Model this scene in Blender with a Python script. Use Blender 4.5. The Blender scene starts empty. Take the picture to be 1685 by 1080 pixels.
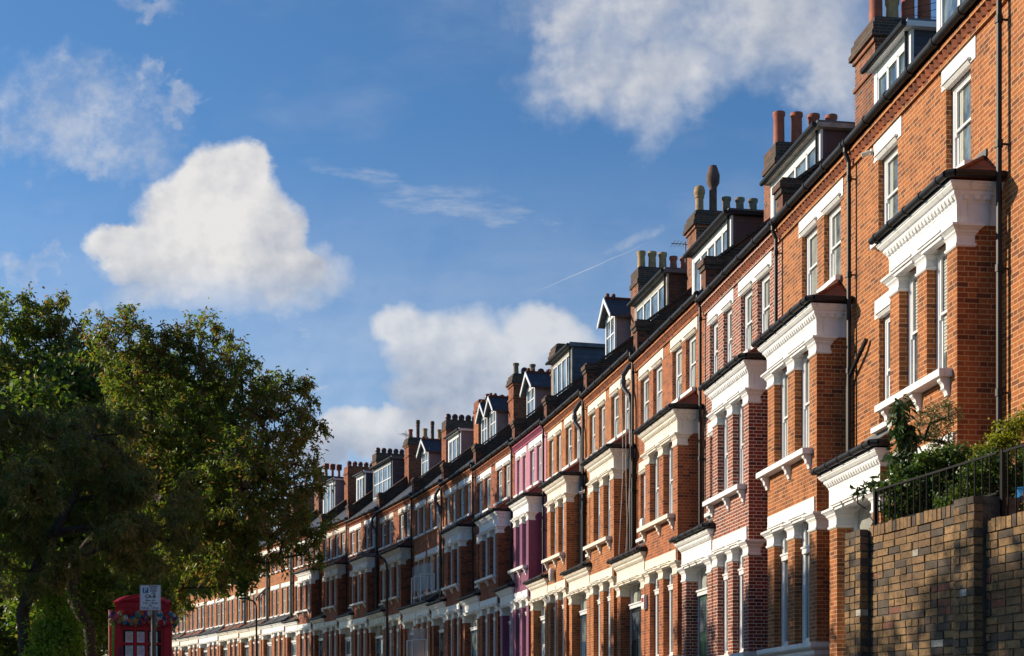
import bpy, math, random
import numpy as np
from mathutils import Vector, Matrix
R = math.radians
random.seed(7); rng = np.random.default_rng(7)
scene = bpy.context.scene
C = scene.collection

# ------------------------------------------------------------------ camera
EYE = 1.6
cam = bpy.data.objects.new('camera', bpy.data.cameras.new('camera'))
cam.data.sensor_width = 36; cam.data.lens = 36 * 2350 / 1685
cam.data.shift_x = 0.0; cam.data.shift_y = (1185 - 540) / 1685
cam.data.clip_end = 3000
cam.location = (0, 0, EYE); cam.rotation_euler = (R(90), 0, 0)
C.objects.link(cam); scene.camera = cam
scene.render.resolution_x = 1024; scene.render.resolution_y = 656

# ------------------------------------------------------------------ sun
SUN_AZ, SUN_EL = 165.0, 22.0        # azimuth counted anticlockwise from +X
sd = Vector((math.cos(R(SUN_EL)) * math.cos(R(SUN_AZ)), math.cos(R(SUN_EL)) * math.sin(R(SUN_AZ)), math.sin(R(SUN_EL))))
sun = bpy.data.objects.new('sun', bpy.data.lights.new('sun', 'SUN'))
sun.data.energy = 4.9; sun.data.angle = R(0.5); sun.data.color = (1.0, 0.86, 0.66)
sun.rotation_euler = sd.to_track_quat('Z', 'Y').to_euler()
C.objects.link(sun)
scene.view_settings.view_transform = 'Standard'; scene.view_settings.look = 'None'
scene.view_settings.exposure = 0.32; scene.view_settings.gamma = 1.0

# ------------------------------------------------------------------ node helpers
class NT:
    def __init__(s, tree): s.t = tree; s.L = tree.links
    def n(s, typ, **kw):
        nd = s.t.nodes.new(typ)
        for k, v in kw.items():
            if k[0] == '_': setattr(nd, k[1:], v)
        return nd
    def put(s, sock, v):
        if isinstance(v, bpy.types.NodeSocket): s.L.new(v, sock)
        elif v is not None:
            if sock.type == 'RGBA' and len(v) == 3: v = (*v, 1)
            sock.default_value = v
    def m(s, op, a, b=None, c=None, clamp=False):
        nd = s.t.nodes.new('ShaderNodeMath'); nd.operation = op; nd.use_clamp = clamp
        s.put(nd.inputs[0], a)
        if b is not None: s.put(nd.inputs[1], b)
        if c is not None: s.put(nd.inputs[2], c)
        return nd.outputs[0]
    def noise(s, vec, scale, detail=3, rough=.55, dist=0, dim='3D'):
        nd = s.t.nodes.new('ShaderNodeTexNoise'); nd.noise_dimensions = dim
        if vec is not None: s.put(nd.inputs['Vector'], vec)
        nd.inputs['Scale'].default_value = scale; nd.inputs['Detail'].default_value = detail
        nd.inputs['Roughness'].default_value = rough; nd.inputs['Distortion'].default_value = dist
        return nd
    def mix(s, f, a, b, blend='MIX'):
        nd = s.t.nodes.new('ShaderNodeMix'); nd.data_type = 'RGBA'; nd.blend_type = blend
        s.put(nd.inputs[0], f); s.put(nd.inputs[6], a); s.put(nd.inputs[7], b)
        return nd.outputs[2]
    def ramp(s, f, a, b, smooth=True):
        nd = s.t.nodes.new('ShaderNodeMapRange'); nd.interpolation_type = 'SMOOTHSTEP' if smooth else 'LINEAR'
        s.put(nd.inputs[0], f); nd.inputs[1].default_value = a; nd.inputs[2].default_value = b
        return nd.outputs[0]
    def comb(s, x, y, z=0.0):
        nd = s.t.nodes.new('ShaderNodeCombineXYZ'); s.put(nd.inputs[0], x); s.put(nd.inputs[1], y); s.put(nd.inputs[2], z)
        return nd.outputs[0]
    def sep(s, v):
        nd = s.t.nodes.new('ShaderNodeSeparateXYZ'); s.put(nd.inputs[0], v); return nd.outputs

def new_mat(name):
    m = bpy.data.materials.new(name); m.use_nodes = True
    t = NT(m.node_tree); b = m.node_tree.nodes['Principled BSDF']
    return m, t, b

# ------------------------------------------------------------------ world: sky and clouds by direction
w = bpy.data.worlds.new('World'); scene.world = w; w.use_nodes = True
t = NT(w.node_tree); bg = w.node_tree.nodes['Background']
sky = t.n('ShaderNodeTexSky'); sky.sky_type = 'NISHITA'; sky.sun_disc = False
sky.sun_elevation = R(SUN_EL); sky.sun_rotation = R(90 - SUN_AZ)
sky.air_density = 1.0; sky.dust_density = 0.3; sky.ozone_density = 2.0
tc = t.n('ShaderNodeTexCoord')
X, Y, Z = t.sep(tc.outputs['Generated'])[:3]
yy = t.m('MAXIMUM', Y, 0.05)
U = t.m('MULTIPLY_ADD', t.m('DIVIDE', X, yy), 2.35, .8425)
V = t.m('MULTIPLY_ADD', t.m('DIVIDE', Z, yy), -2.35, 1.185)
uv = t.comb(U, V, 0.0)
wn = t.noise(uv, 5.0, 4, .6)
wr, wg, wb = t.sep(wn.outputs['Color'])[:3]
wn2 = t.noise(uv, 18.0, 4, .62)
xr, xg, xb = t.sep(wn2.outputs['Color'])[:3]
def warp(base, a, b, k1, k2):
    return t.m('ADD', t.m('MULTIPLY_ADD', t.m('SUBTRACT', a, .5), k1, base), t.m('MULTIPLY', t.m('SUBTRACT', b, .5), k2))
def blob(Ux, Vx, cx, cy, rx, ry, rot=0):
    dx = t.m('SUBTRACT', Ux, cx); dy = t.m('SUBTRACT', Vx, cy)
    if rot:
        c, s_ = math.cos(R(rot)), math.sin(R(rot))
        dx, dy = (t.m('ADD', t.m('MULTIPLY', dx, c), t.m('MULTIPLY', dy, s_)), t.m('SUBTRACT', t.m('MULTIPLY', dy, c), t.m('MULTIPLY', dx, s_)))
    a = t.m('DIVIDE', dx, rx); b = t.m('DIVIDE', dy, ry)
    d = t.m('SQRT', t.m('ADD', t.m('MULTIPLY', a, a), t.m('MULTIPLY', b, b)))
    return t.m('SUBTRACT', 1.0, d)
def union(lst):
    r = lst[0]
    for q in lst[1:]: r = t.m('SMOOTH_MAX', r, q, .12)
    return r
def layer(blobs, k1, k2, lo, hi, sx=1.0):
    Ux = warp(U, wr, xr, k1, k2); Vx = warp(V, wg, xg, k1, k2)
    return t.ramp(union([blob(Ux, Vx, *b) for b in blobs]), lo, hi)
halo = layer([(.51, .44, .12, .07), (.34, .46, .24, .09), (.44, .47, .16, .08), (.25, .42, .16, .08), (.30, .49, .22, .05)], .16, .07, 0.0, 1.0)
cum = layer([(.372, .325, .105, .10), (.335, .375, .14, .115), (.42, .40, .095, .12), (.245, .405, .12, .05), (.30, .445, .14, .06), (.455, .445, .10, .06), (.41, .30, .05, .07), (.36, .47, .16, .06)], .058, .055, -.02, .27)
mid = layer([(.73, .575, .135, .095), (.66, .54, .07, .06), (.82, .60, .13, .07), (.90, .55, .12, .06), (.75, .65, .15, .07), (1.0, .60, .14, .06)], .10, .035, 0.0, .5)
low = layer([(.58, .72, .10, .055), (.66, .71, .10, .05), (.50, .75, .09, .05), (.72, .70, .1, .05)], .08, .03, 0.0, .35)
top = layer([(1.04, -.02, .24, .16), (1.08, .12, .13, .13), (.93, .03, .10, .10), (1.28, .02, .25, .17), (1.38, .12, .09, .15), (1.0, .10, .16, .12)], .24, .10, -.08, .85)
wis = layer([(.15, .19, .17, .10, 25), (.10, .16, .12, .05, -30), (.18, .25, .13, .07), (.27, .15, .06, .035, 20), (.02, .2, .07, .04, -35), (.25, .0, .07, .03), (.145, .52, .05, .03), (.06, .44, .09, .05), (.10, .20, .16, .10)], .16, .15, -.10, .8)
cir = layer([(.62, .29, .14, .022, 12), (.74, .33, .18, .045, 10), (.85, .37, .12, .03, 12), (.55, .28, .05, .012, 10), (.50, .53, .06, .03, 20), (.545, .44, .02, .02)], .10, .03, -.1, 1.1)
fine = t.ramp(t.noise(uv, 11.0, 5, .65).outputs[0], .36, .66)
fine2 = t.ramp(t.noise(uv, 4.5, 5, .6).outputs[0], .30, .62)
wis = t.m('MULTIPLY', wis, t.m('MULTIPLY_ADD', fine, .75, .25))
top = t.m('MULTIPLY', top, t.m('MULTIPLY_ADD', fine2, .55, .45))
cir = t.m('MULTIPLY', t.m('MULTIPLY', cir, 1.5, clamp=True), t.ramp(t.noise(t.comb(t.m('MULTIPLY', U, 6.0), t.m('MULTIPLY', V, 26.0)), 1.2, 5, .65).outputs[0], .3, .75))
tr = union([blob(U, warp(V, wg, xg, .012, .004), .97, .443, .165, .0016, -23.5)])
tr2 = layer([(1.03, .405, .07, .016, -25), (1.09, .383, .05, .012, -20)], .03, .04, -.3, 1.0)
tr3 = layer([(.575, .62, .055, .010, -33), (.53, .64, .05, .008, -20)], .02, .015, -.1, .9)
trail = t.m('MAXIMUM', t.m('MULTIPLY', t.ramp(tr, 0, .8), .4), t.m('MULTIPLY', fine, t.m('MAXIMUM', t.m('MULTIPLY', tr2, .30), t.m('MULTIPLY', tr3, .5))))
low_veil = t.m('MULTIPLY', t.ramp(V, .18, .72), t.m('MULTIPLY_ADD', t.noise(t.comb(t.m('MULTIPLY', U, 2.0), t.m('MULTIPLY', V, 6.0)), 2.2, 4, .6).outputs[0], .42, .06))
veil = t.m('MULTIPLY', t.ramp(t.noise(t.comb(t.m('MULTIPLY', U, 1.2), t.m('MULTIPLY', V, 2.6)), 1.6, 5, .6).outputs[0], .45, .78), .14)
def mx(*a):
    r = a[0]
    for q in a[1:]: r = t.m('MAXIMUM', r, q)
    return r
cum = t.m('MULTIPLY', cum, t.m('MULTIPLY_ADD', t.ramp(V, .43, .535), -.75, 1.0))
thick = mx(t.m('MULTIPLY', cum, .97), t.m('MULTIPLY', halo, .78), t.m('MULTIPLY', mid, .78), t.m('MULTIPLY', low, .85), t.m('MULTIPLY', top, .80))
thin = mx(t.m('MULTIPLY', wis, .55), t.m('MULTIPLY', cir, .38), trail, veil, low_veil)
alpha = mx(thick, thin)
alpha = t.m('MULTIPLY', alpha, t.ramp(Y, .05, .2))
# cloud brightness: lit puffs against grey bellies
sh1 = t.noise(uv, 6.5, 5, .55).outputs[0]
belly = t.m('ADD', t.m('MULTIPLY', t.m('ADD', t.ramp(U, .34, .56), 0), t.m('MULTIPLY', cum, .5)), t.m('MULTIPLY', t.ramp(V, .36, .50), t.m('MULTIPLY', cum, .35)))
belly = t.m('ADD', belly, t.m('MULTIPLY', mid, t.m('MULTIPLY', t.ramp(V, .52, .68), .75)))
belly = t.m('ADD', belly, t.m('MULTIPLY', low, t.m('MULTIPLY', t.ramp(V, .68, .76), .9)))
belly = t.m('ADD', belly, t.m('MULTIPLY', t.m('MAXIMUM', top, wis), .30))
uvo = t.comb(t.m('ADD', U, -.016), t.m('ADD', V, -.013), 0.0)
rel = t.m('MULTIPLY', t.m('SUBTRACT', t.noise(uvo, 9.0, 4, .55).outputs[0], t.noise(uv, 9.0, 4, .55).outputs[0]), 1.7)
sh2 = t.m('ADD', rel, .5)
shade = t.m('ADD', t.m('ADD', belly, .08), t.m('ADD', t.m('MULTIPLY', t.m('SUBTRACT', sh1, .5), 1.5), t.m('MULTIPLY', t.m('SUBTRACT', sh2, .5), 1.0)), clamp=True)
ccol = t.mix(shade, (.86, .84, .82), (.40, .44, .53))
skyc = t.mix(1.0, sky.outputs[0], (.105, .105, .105), 'MULTIPLY')
skyc = t.mix(1.0, skyc, (.68, 1.06, 1.38), 'MULTIPLY')
t.put(bg.inputs[0], t.mix(alpha, skyc, ccol)); bg.inputs[1].default_value = 0.77
w.cycles.sampling_method = 'MANUAL'; w.cycles.sample_map_resolution = 128

# ------------------------------------------------------------------ materials
def grp_brick():
    g = bpy.data.node_groups.new('flemish_brick', 'ShaderNodeTree')
    g.interface.new_socket('UV', in_out='INPUT', socket_type='NodeSocketVector')
    g.interface.new_socket('Mortar', in_out='OUTPUT', socket_type='NodeSocketFloat')
    g.interface.new_socket('Rnd', in_out='OUTPUT', socket_type='NodeSocketFloat')
    g.interface.new_socket('Rnd2', in_out='OUTPUT', socket_type='NodeSocketFloat')
    a = NT(g); gi = g.nodes.new('NodeGroupInput'); go = g.nodes.new('NodeGroupOutput')
    ns = a.noise(gi.outputs[0], 9.0, 2)
    n1, n2, _ = a.sep(ns.outputs['Color'])[:3]
    x, y, _ = a.sep(gi.outputs[0])[:3]
    x = a.m('MULTIPLY_ADD', a.m('SUBTRACT', n1, .5), .012, x); y = a.m('MULTIPLY_ADD', a.m('SUBTRACT', n2, .5), .010, y)
    row = a.m('FLOOR', a.m('DIVIDE', y, .075)); fy = a.m('FLOORED_MODULO', y, .075)
    xo = a.m('MULTIPLY_ADD', a.m('FLOORED_MODULO', row, 2.0), .173, x)
    per = a.m('FLOOR', a.m('DIVIDE', xo, .345)); fx = a.m('FLOORED_MODULO', xo, .345)
    half = a.m('GREATER_THAN', fx, .232)
    mo = a.m('MAXIMUM', a.m('MAXIMUM', a.m('LESS_THAN', fy, .0135), a.m('LESS_THAN', fx, .011)), a.m('COMPARE', fx, .237, .0055))
    wn_ = g.nodes.new('ShaderNodeTexWhiteNoise'); a.put(wn_.inputs[0], a.comb(a.m('MULTIPLY_ADD', per, 2.0, half), row, 0.0))
    r1, r2, _ = a.sep(wn_.outputs['Color'])[:3]
    g.links.new(mo, go.inputs[0]); g.links.new(r1, go.inputs[1]); g.links.new(r2, go.inputs[2])
    return g
GB = grp_brick()
def brick(name, c1, c2, c3, mortar, dirt=.35, mk=1.0, rough=.88, paint=False, extra=None, grit=.35):
    m, t, b = new_mat(name)
    uvn = t.n('ShaderNodeUVMap'); uvn.uv_map = 'UVMap'
    g = t.n('ShaderNodeGroup'); g.node_tree = GB; t.put(g.inputs[0], uvn.outputs[0])
    mo, r1, r2 = g.outputs[0], g.outputs[1], g.outputs[2]
    col = t.mix(t.m('POWER', r1, 1.3), c1, c2)
    col = t.mix(t.ramp(r2, .82, .9), col, c3)
    if extra: col = t.mix(t.ramp(r2, .955, .965), t.mix(t.ramp(r2, .10, .16), (.20, .075, .045), col), extra)
    gr = t.noise(uvn.outputs[0], 60, 3).outputs[0]
    col = t.mix(t.m('MULTIPLY', t.ramp(gr, .35, .8), min(.8, grit + .1)), col, tuple(v * .45 for v in c1))
    if grit > .5: col = t.mix(t.m('MULTIPLY', t.ramp(t.noise(uvn.outputs[0], 22, 4, .7).outputs[0], .5, .7), .6), col, (.06, .05, .04))
    if not paint:
        mcol = t.mix(t.noise(uvn.outputs[0], 14, 2).outputs[0], tuple(v * .75 for v in mortar), mortar)
        col = t.mix(t.m('MULTIPLY', mo, mk), col, mcol)
    # weathering: broad stains
    st = t.noise(uvn.outputs[0], 1.1, 5, .6).outputs[0]
    col = t.mix(t.m('MULTIPLY', t.ramp(st, .45, .75), dirt), col, t.mix(1.0, col, (.45, .42, .40), 'MULTIPLY'))
    ux, uy, _ = t.sep(uvn.outputs[0])[:3]
    sk = t.noise(t.comb(t.m('MULTIPLY', ux, 3.2), t.m('MULTIPLY', uy, .35)), 1.6, 4, .6).outputs[0]
    col = t.mix(t.m('MULTIPLY', t.ramp(sk, .5, .72), dirt), col, t.mix(1.0, col, (.5, .47, .45), 'MULTIPLY'))
    t.put(b.inputs['Base Color'], col); b.inputs['Roughness'].default_value = rough
    bp = t.n('ShaderNodeBump'); bp.inputs['Strength'].default_value = .9 if grit > .5 else .5; bp.inputs['Distance'].default_value = .008
    h = t.m('ADD', t.m('MULTIPLY', mo, -1.0), t.m('MULTIPLY', gr, .35)); t.put(bp.inputs['Height'], h)
    t.put(b.inputs['Normal'], bp.outputs[0])
    return m
def plain(name, col, rough=.6, var=.12, scale=3.0, metal=0.0, bump=0.0, col2=None, spec=None):
    m, t, b = new_mat(name)
    tc = t.n('ShaderNodeTexCoord')
    nz = t.noise(tc.outputs['Object'], scale, 5, .6).outputs[0]
    c2 = col2 if col2 else tuple(v * (1 - var * 2.2) for v in col)
    t.put(b.inputs['Base Color'], t.mix(t.ramp(nz, .3, .75), col, c2))
    b.inputs['Roughness'].default_value = rough; b.inputs['Metallic'].default_value = metal
    if spec is not None: b.inputs['Specular IOR Level'].default_value = spec
    if bump:
        bp = t.n('ShaderNodeBump'); bp.inputs['Strength'].default_value = bump; bp.inputs['Distance'].default_value = .01
        t.put(bp.inputs['Height'], t.noise(tc.outputs['Object'], scale * 14, 3).outputs[0]); t.put(b.inputs['Normal'], bp.outputs[0])
    return m
def rows_mat(name, c1, c2, pitch, width, gap, rough=.7, moss=None, axis=True):
    """slates or tiles laid in rows; UV in metres"""
    m, t, b = new_mat(name)
    uvn = t.n('ShaderNodeUVMap'); uvn.uv_map = 'UVMap'
    x, y, _ = t.sep(uvn.outputs[0])[:3]
    row = t.m('FLOOR', t.m('DIVIDE', y, pitch)); fy = t.m('FLOORED_MODULO', y, pitch)
    xo = t.m('MULTIPLY_ADD', t.m('FLOORED_MODULO', row, 2.0), width / 2, x)
    fx = t.m('FLOORED_MODULO', xo, width)
    wn_ = t.n('ShaderNodeTexWhiteNoise'); t.put(wn_.inputs[0], t.comb(t.m('FLOOR', t.m('DIVIDE', xo, width)), row))
    ln = t.m('MAXIMUM', t.m('LESS_THAN', fy, gap * 1.6), t.m('LESS_THAN', fx, gap))
    col = t.mix(wn_.outputs[0], c1, c2)
    if moss: col = t.mix(t.m('MULTIPLY', t.ramp(t.noise(uvn.outputs[0], 3.0, 5).outputs[0], .5, .7), .7), col, moss)
    col = t.mix(ln, col, tuple(v * .35 for v in c1))
    t.put(b.inputs['Base Color'], col); b.inputs['Roughness'].default_value = rough
    bp = t.n('ShaderNodeBump'); bp.inputs['Strength'].default_value = .6; bp.inputs['Distance'].default_value = .015
    t.put(bp.inputs['Height'], t.m('SUBTRACT', t.m('DIVIDE', fy, -pitch), t.m('MULTIPLY', ln, .6))); t.put(b.inputs['Normal'], bp.outputs[0])
    return m
def glass_mat(name, base, base2, curtains=True):
    m, t, b = new_mat(name)
    tc = t.n('ShaderNodeTexCoord'); oi = t.n('ShaderNodeObjectInfo'); rnd = oi.outputs['Random']
    _, gy, gz_ = t.sep(tc.outputs['Generated'])[:3]
    uvn = t.n('ShaderNodeUVMap'); uvn.uv_map = 'UVMap'; ux, uz, _ = t.sep(uvn.outputs[0])[:3]
    nz = t.noise(t.comb(t.m('ADD', ux, t.m('MULTIPLY', rnd, 40)), t.m('MULTIPLY', uz, .5)), 3.0, 3, .6).outputs[0]
    col = t.mix(t.ramp(nz, .35, .65), base, base2)
    if curtains:
        r2 = t.m('FRACT', t.m('MULTIPLY', rnd, 7.3)); r3 = t.m('FRACT', t.m('MULTIPLY', rnd, 17.9))
        fold_shade = t.m('MULTIPLY_ADD', t.m('SINE', t.m('MULTIPLY_ADD', ux, 95.0, t.m('MULTIPLY', nz, 14.0))), .22, .78)  # shade of curtain folds painted as darker stripes on the flat pane
        cloth = t.mix(fold_shade, (.16, .15, .12), t.mix(r3, (.62, .60, .52), (.50, .53, .50)))
        side = t.m('GREATER_THAN', t.m('ABSOLUTE', t.m('SUBTRACT', gy, .5)), t.m('MULTIPLY_ADD', r2, .34, .10))
        col = t.mix(t.m('MULTIPLY', side, t.m('LESS_THAN', rnd, .55)), col, cloth)
        net = t.mix(.55, col, cloth); col = t.mix(t.m('COMPARE', rnd, .63, .09), col, net)
        slat = t.m('MULTIPLY_ADD', t.m('LESS_THAN', t.m('FLOORED_MODULO', uz, .05), .034), .42, .14)
        bl = t.m('MULTIPLY', t.m('GREATER_THAN', rnd, .72), t.m('GREATER_THAN', gz_, t.m('MULTIPLY', r2, .9)))
        col = t.mix(bl, col, t.comb(slat, slat, t.m('MULTIPLY', slat, .9)))
    t.put(b.inputs['Base Color'], col); b.inputs['Roughness'].default_value = .04
    b.inputs['Coat Weight'].default_value = .6; b.inputs['Coat Roughness'].default_value = .02
    bp = t.n('ShaderNodeBump'); bp.inputs['Strength'].default_value = .10; bp.inputs['Distance'].default_value = .02
    t.put(bp.inputs['Height'], t.noise(uvn.outputs[0], 2.2, 2).outputs[0]); t.put(b.inputs['Normal'], bp.outputs[0])
    return m
def leaf_mat(name, c1, c2, c3, frac=.12, trans=.5, tcol=None):
    m, t, b = new_mat(name)
    ge = t.n('ShaderNodeNewGeometry'); r = ge.outputs['Random Per Island']
    col = t.mix(r, c1, c2)
    wn_ = t.n('ShaderNodeTexWhiteNoise'); wn_.noise_dimensions = '1D'; t.put(wn_.inputs['W'], t.m('MULTIPLY', r, 917.0))
    pos = t.noise(ge.outputs['Position'], .55, 3).outputs[0]
    thr = t.m('MULTIPLY_ADD', t.ramp(pos, .4, .65), frac * 1.6, frac * .4)
    col = t.mix(t.m('LESS_THAN', wn_.outputs[0], thr), col, c3)
    t.put(b.inputs['Base Color'], col); b.inputs['Roughness'].default_value = .45
    tr_ = t.n('ShaderNodeBsdfTranslucent'); t.put(tr_.inputs[0], t.mix(1.0, col, tcol or (1.7, 1.9, .7), 'MULTIPLY'))
    ms = t.n('ShaderNodeMixShader'); ms.inputs[0].default_value = trans
    t.L.new(b.outputs[0], ms.inputs[1]); t.L.new(tr_.outputs[0], ms.inputs[2])
    t.L.new(ms.outputs[0], m.node_tree.nodes['Material Output'].inputs[0])
    return m
M = {}
M['brick_orange'] = brick('brick_orange', (.42, .124, .030), (.24, .064, .019), (.15, .042, .017), (.62, .40, .19), .55, .92)
M['brick_red'] = brick('brick_red', (.42, .115, .032), (.25, .06, .02), (.15, .036, .016), (.56, .33, .18), .45, .8)
M['brick_white_joint'] = brick('brick_white_joint', (.30, .062, .026), (.17, .035, .018), (.09, .022, .015), (.80, .68, .56), .2, 1.0)
M['brick_bright'] = brick('brick_bright', (.45, .130, .034), (.27, .07, .022), (.18, .046, .018), (.62, .38, .17), .45, .9)
M['brick_brown'] = brick('brick_brown', (.36, .10, .038), (.20, .05, .024), (.10, .028, .018), (.34, .2, .11), .4, .5)
M['brick_dark'] = brick('brick_dark', (.26, .075, .03), (.10, .04, .025), (.03, .02, .018), (.12, .09, .07), .6, .6)
M['brick_chimney'] = brick('brick_chimney', (.30, .085, .032), (.15, .042, .024), (.04, .026, .02), (.42, .30, .19), .8, .9)
M['brick_soot'] = brick('brick_soot', (.085, .045, .03), (.04, .028, .022), (.15, .05, .025), (.17, .14, .11), .5, .9)
M['brick_stock'] = brick('brick_stock', (.40, .245, .105), (.15, .095, .055), (.05, .042, .045), (.12, .105, .085), .8, .95, extra=(.5, .45, .38), grit=1.0)
M['paint_purple'] = brick('paint_purple', (.215, .045, .115), (.20, .042, .11), (.19, .04, .10), (.3, .06, .17), .1, 0, .6, True)
M['paint_pink'] = brick('paint_pink', (.50, .185, .255), (.48, .175, .245), (.46, .165, .235), (.5, .2, .3), .1, 0, .6, True)
M['terracotta_dark'] = plain('terracotta_dark', (.42, .12, .04), .8, .3, 6, bump=.3, col2=(.14, .05, .03))
M['terracotta_pink'] = plain('terracotta_pink', (.38, .06, .13), .7, .2, 6, bump=.2)
def stucco(name, c1, c2, amt):
    m, t, b = new_mat(name); tc = t.n('ShaderNodeTexCoord'); ob = tc.outputs['Object']
    x, y, z = t.sep(ob)[:3]
    n1 = t.noise(ob, 1.7, 5, .6).outputs[0]
    n2 = t.noise(t.comb(t.m('MULTIPLY', x, 6.0), t.m('MULTIPLY', y, 6.0), t.m('MULTIPLY', z, .7)), 1.5, 5, .65).outputs[0]
    col = t.mix(t.m('MULTIPLY', t.ramp(n1, .4, .75), amt), c1, c2)
    col = t.mix(t.m('MULTIPLY', t.ramp(n2, .52, .72), amt), col, tuple(v * .55 for v in c2))
    t.put(b.inputs['Base Color'], col); b.inputs['Roughness'].default_value = .65
    bp = t.n('ShaderNodeBump'); bp.inputs['Strength'].default_value = .25; bp.inputs['Distance'].default_value = .006
    t.put(bp.inputs['Height'], t.noise(ob, 28, 4, .7).outputs[0]); t.put(b.inputs['Normal'], bp.outputs[0]); return m
M['stucco'] = stucco('white_stucco', (.79, .785, .775), (.64, .62, .585), .5)
M['stucco_cream'] = stucco('cream_stucco', (.76, .70, .60), (.56, .51, .43), .6)
M['stucco_worn'] = stucco('worn_stucco', (.66, .62, .55), (.38, .35, .30), .8)
M['unused_a'] = plain('white_stucco', (.80, .78, .74), .55, .05, 1.3, bump=.06, col2=(.70, .68, .64))
M['white'] = plain('white_window_paint', (.80, .80, .80), .35, .04, 2)
M['greyboard'] = plain('weathered_board', (.42, .38, .33), .7, .2, 4)
M['black'] = plain('black_pipe', (.016, .016, .018), .5, .2, 4, spec=.3)
M['grey_pipe'] = plain('grey_iron_pipe', (.06, .06, .065), .4, .2, 4)
M['lead'] = plain('lead_sheet', (.14, .155, .17), .55, .25, 3)
M['slate'] = rows_mat('roof_slate', (.055, .06, .075), (.03, .033, .042), .22, .26, .008, .5, (.05, .05, .035))
M['slate_blue'] = rows_mat('blue_slate', (.07, .085, .115), (.04, .05, .07), .18, .24, .006, .45)
M['rust'] = rows_mat('rusty_cheek', (.13, .075, .075), (.085, .05, .05), .5, .45, .008, .55)
M['mauve'] = plain('mauve_render', (.30, .25, .27), .8, .1, 2)
M['tile'] = rows_mat('clay_tile', (.26, .07, .035), (.13, .045, .03), .10, .16, .010, .8, (.10, .075, .045))
M['tile_old'] = rows_mat('mossy_tile', (.15, .075, .045), (.07, .045, .035), .10, .16, .010, .85, (.07, .06, .035))
M['pot_red'] = plain('red_clay_pot', (.40, .10, .045), .7, .2, 5, bump=.1, col2=(.22, .055, .035))
M['pot_buff'] = plain('buff_clay_pot', (.48, .30, .12), .75, .25, 5, bump=.1, col2=(.25, .16, .09))
M['pot_dark'] = plain('sooty_pot', (.16, .075, .055), .8, .3, 5, bump=.1, col2=(.05, .035, .03))
M['pot_grey'] = plain('grey_clay_pot', (.26, .2, .13), .8, .3, 5, bump=.1, col2=(.10, .08, .06))
M['pot_cowl'] = plain('brown_glazed_cowl', (.16, .045, .035), .35, .3, 5)
M['dark'] = plain('opening_shade_black', (.01, .008, .008), .9)  # flat black painted for the shade inside cowl and louvre openings
M['iron'] = plain('black_painted_iron', (.010, .010, .011), .6, .2, 4, spec=.15)
M['glass'] = glass_mat('window_glass', (.05, .065, .07), (.20, .24, .22))
M['glass_sky'] = glass_mat('dormer_glass', (.05, .07, .08), (.20, .25, .27), False)
M['glass_dark'] = glass_mat('dark_glass', (.01, .012, .014), (.03, .035, .035), False)
M['door_blue'] = plain('blue_door_paint', (.03, .07, .12), .25, .1)
M['door_dark'] = plain('dark_door_paint', (.02, .025, .03), .25, .1)
M['door_white'] = plain('white_door_paint', (.7, .72, .74), .3, .04)
M['door_green'] = plain('green_door_paint', (.06, .12, .09), .3, .1)
M['door_red'] = plain('red_door_paint', (.12, .02, .02), .3, .1)
M['bark'] = plain('bark', (.075, .045, .03), .9, .3, 9, bump=.8, col2=(.035, .026, .02))
M['bark_dark'] = plain('bark_dark', (.06, .045, .035), .9, .3, 9, bump=.8)
M['leaf_cherry'] = leaf_mat('cherry_leaf', (.075, .115, .024), (.145, .17, .04), (.20, .10, .045), .2, .55)
M['leaf_yew'] = leaf_mat('feathery_leaf', (.065, .10, .022), (.13, .15, .04), (.26, .17, .075), .22, .42)
M['leaf_bright'] = leaf_mat('bright_leaf', (.10, .19, .02), (.16, .26, .03), (.2, .25, .05), .2, .5)
M['leaf_shrub'] = leaf_mat('shrub_leaf', (.04, .085, .018), (.075, .13, .022), (.12, .16, .03), .2, .3)
M['leaf_olive'] = leaf_mat('olive_leaf', (.09, .11, .05), (.13, .14, .075), (.2, .17, .06), .2, .3)
M['leaf_yellow'] = leaf_mat('yellow_leaf', (.20, .21, .02), (.30, .27, .03), (.12, .15, .03), .3, .45)
M['leaf_glossy'] = leaf_mat('rhododendron_leaf', (.022, .055, .016), (.04, .075, .02), (.05, .09, .03), .2, .2)
M['leaf_far'] = leaf_mat('distant_leaf', (.07, .12, .022), (.11, .15, .035), (.15, .13, .04), .2, .5)
M['box_red'] = plain('telephone_box_red', (.36, .006, .018), .45, .08, 2, spec=.3)
M['asphalt'] = plain('asphalt', (.075, .073, .07), .9, .15, 8, bump=.4)
M['paving'] = rows_mat('paving_slabs', (.26, .25, .23), (.2, .19, .18), .6, .6, .012, .85)
M['kerb'] = plain('granite_kerb', (.30, .29, .28), .8, .15, 8, bump=.2)
M['grass'] = plain('worn_paved_ground', (.10, .095, .075), .95, .3, 2, bump=.5, col2=(.07, .065, .045))
M['paint_line'] = plain('yellow_line_paint', (.6, .45, .05), .7, .1, 6)
M['steel'] = plain('galvanised_pole', (.07, .07, .07), .5, .3, 6)
M['sign_white'] = plain('sign_white', (.62, .68, .80), .4, .02)
M['sign_blue'] = plain('sign_blue', (.02, .17, .38), .4, .02)
M['ink'] = plain('sign_ink', (.02, .02, .03), .5, .02)

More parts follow.
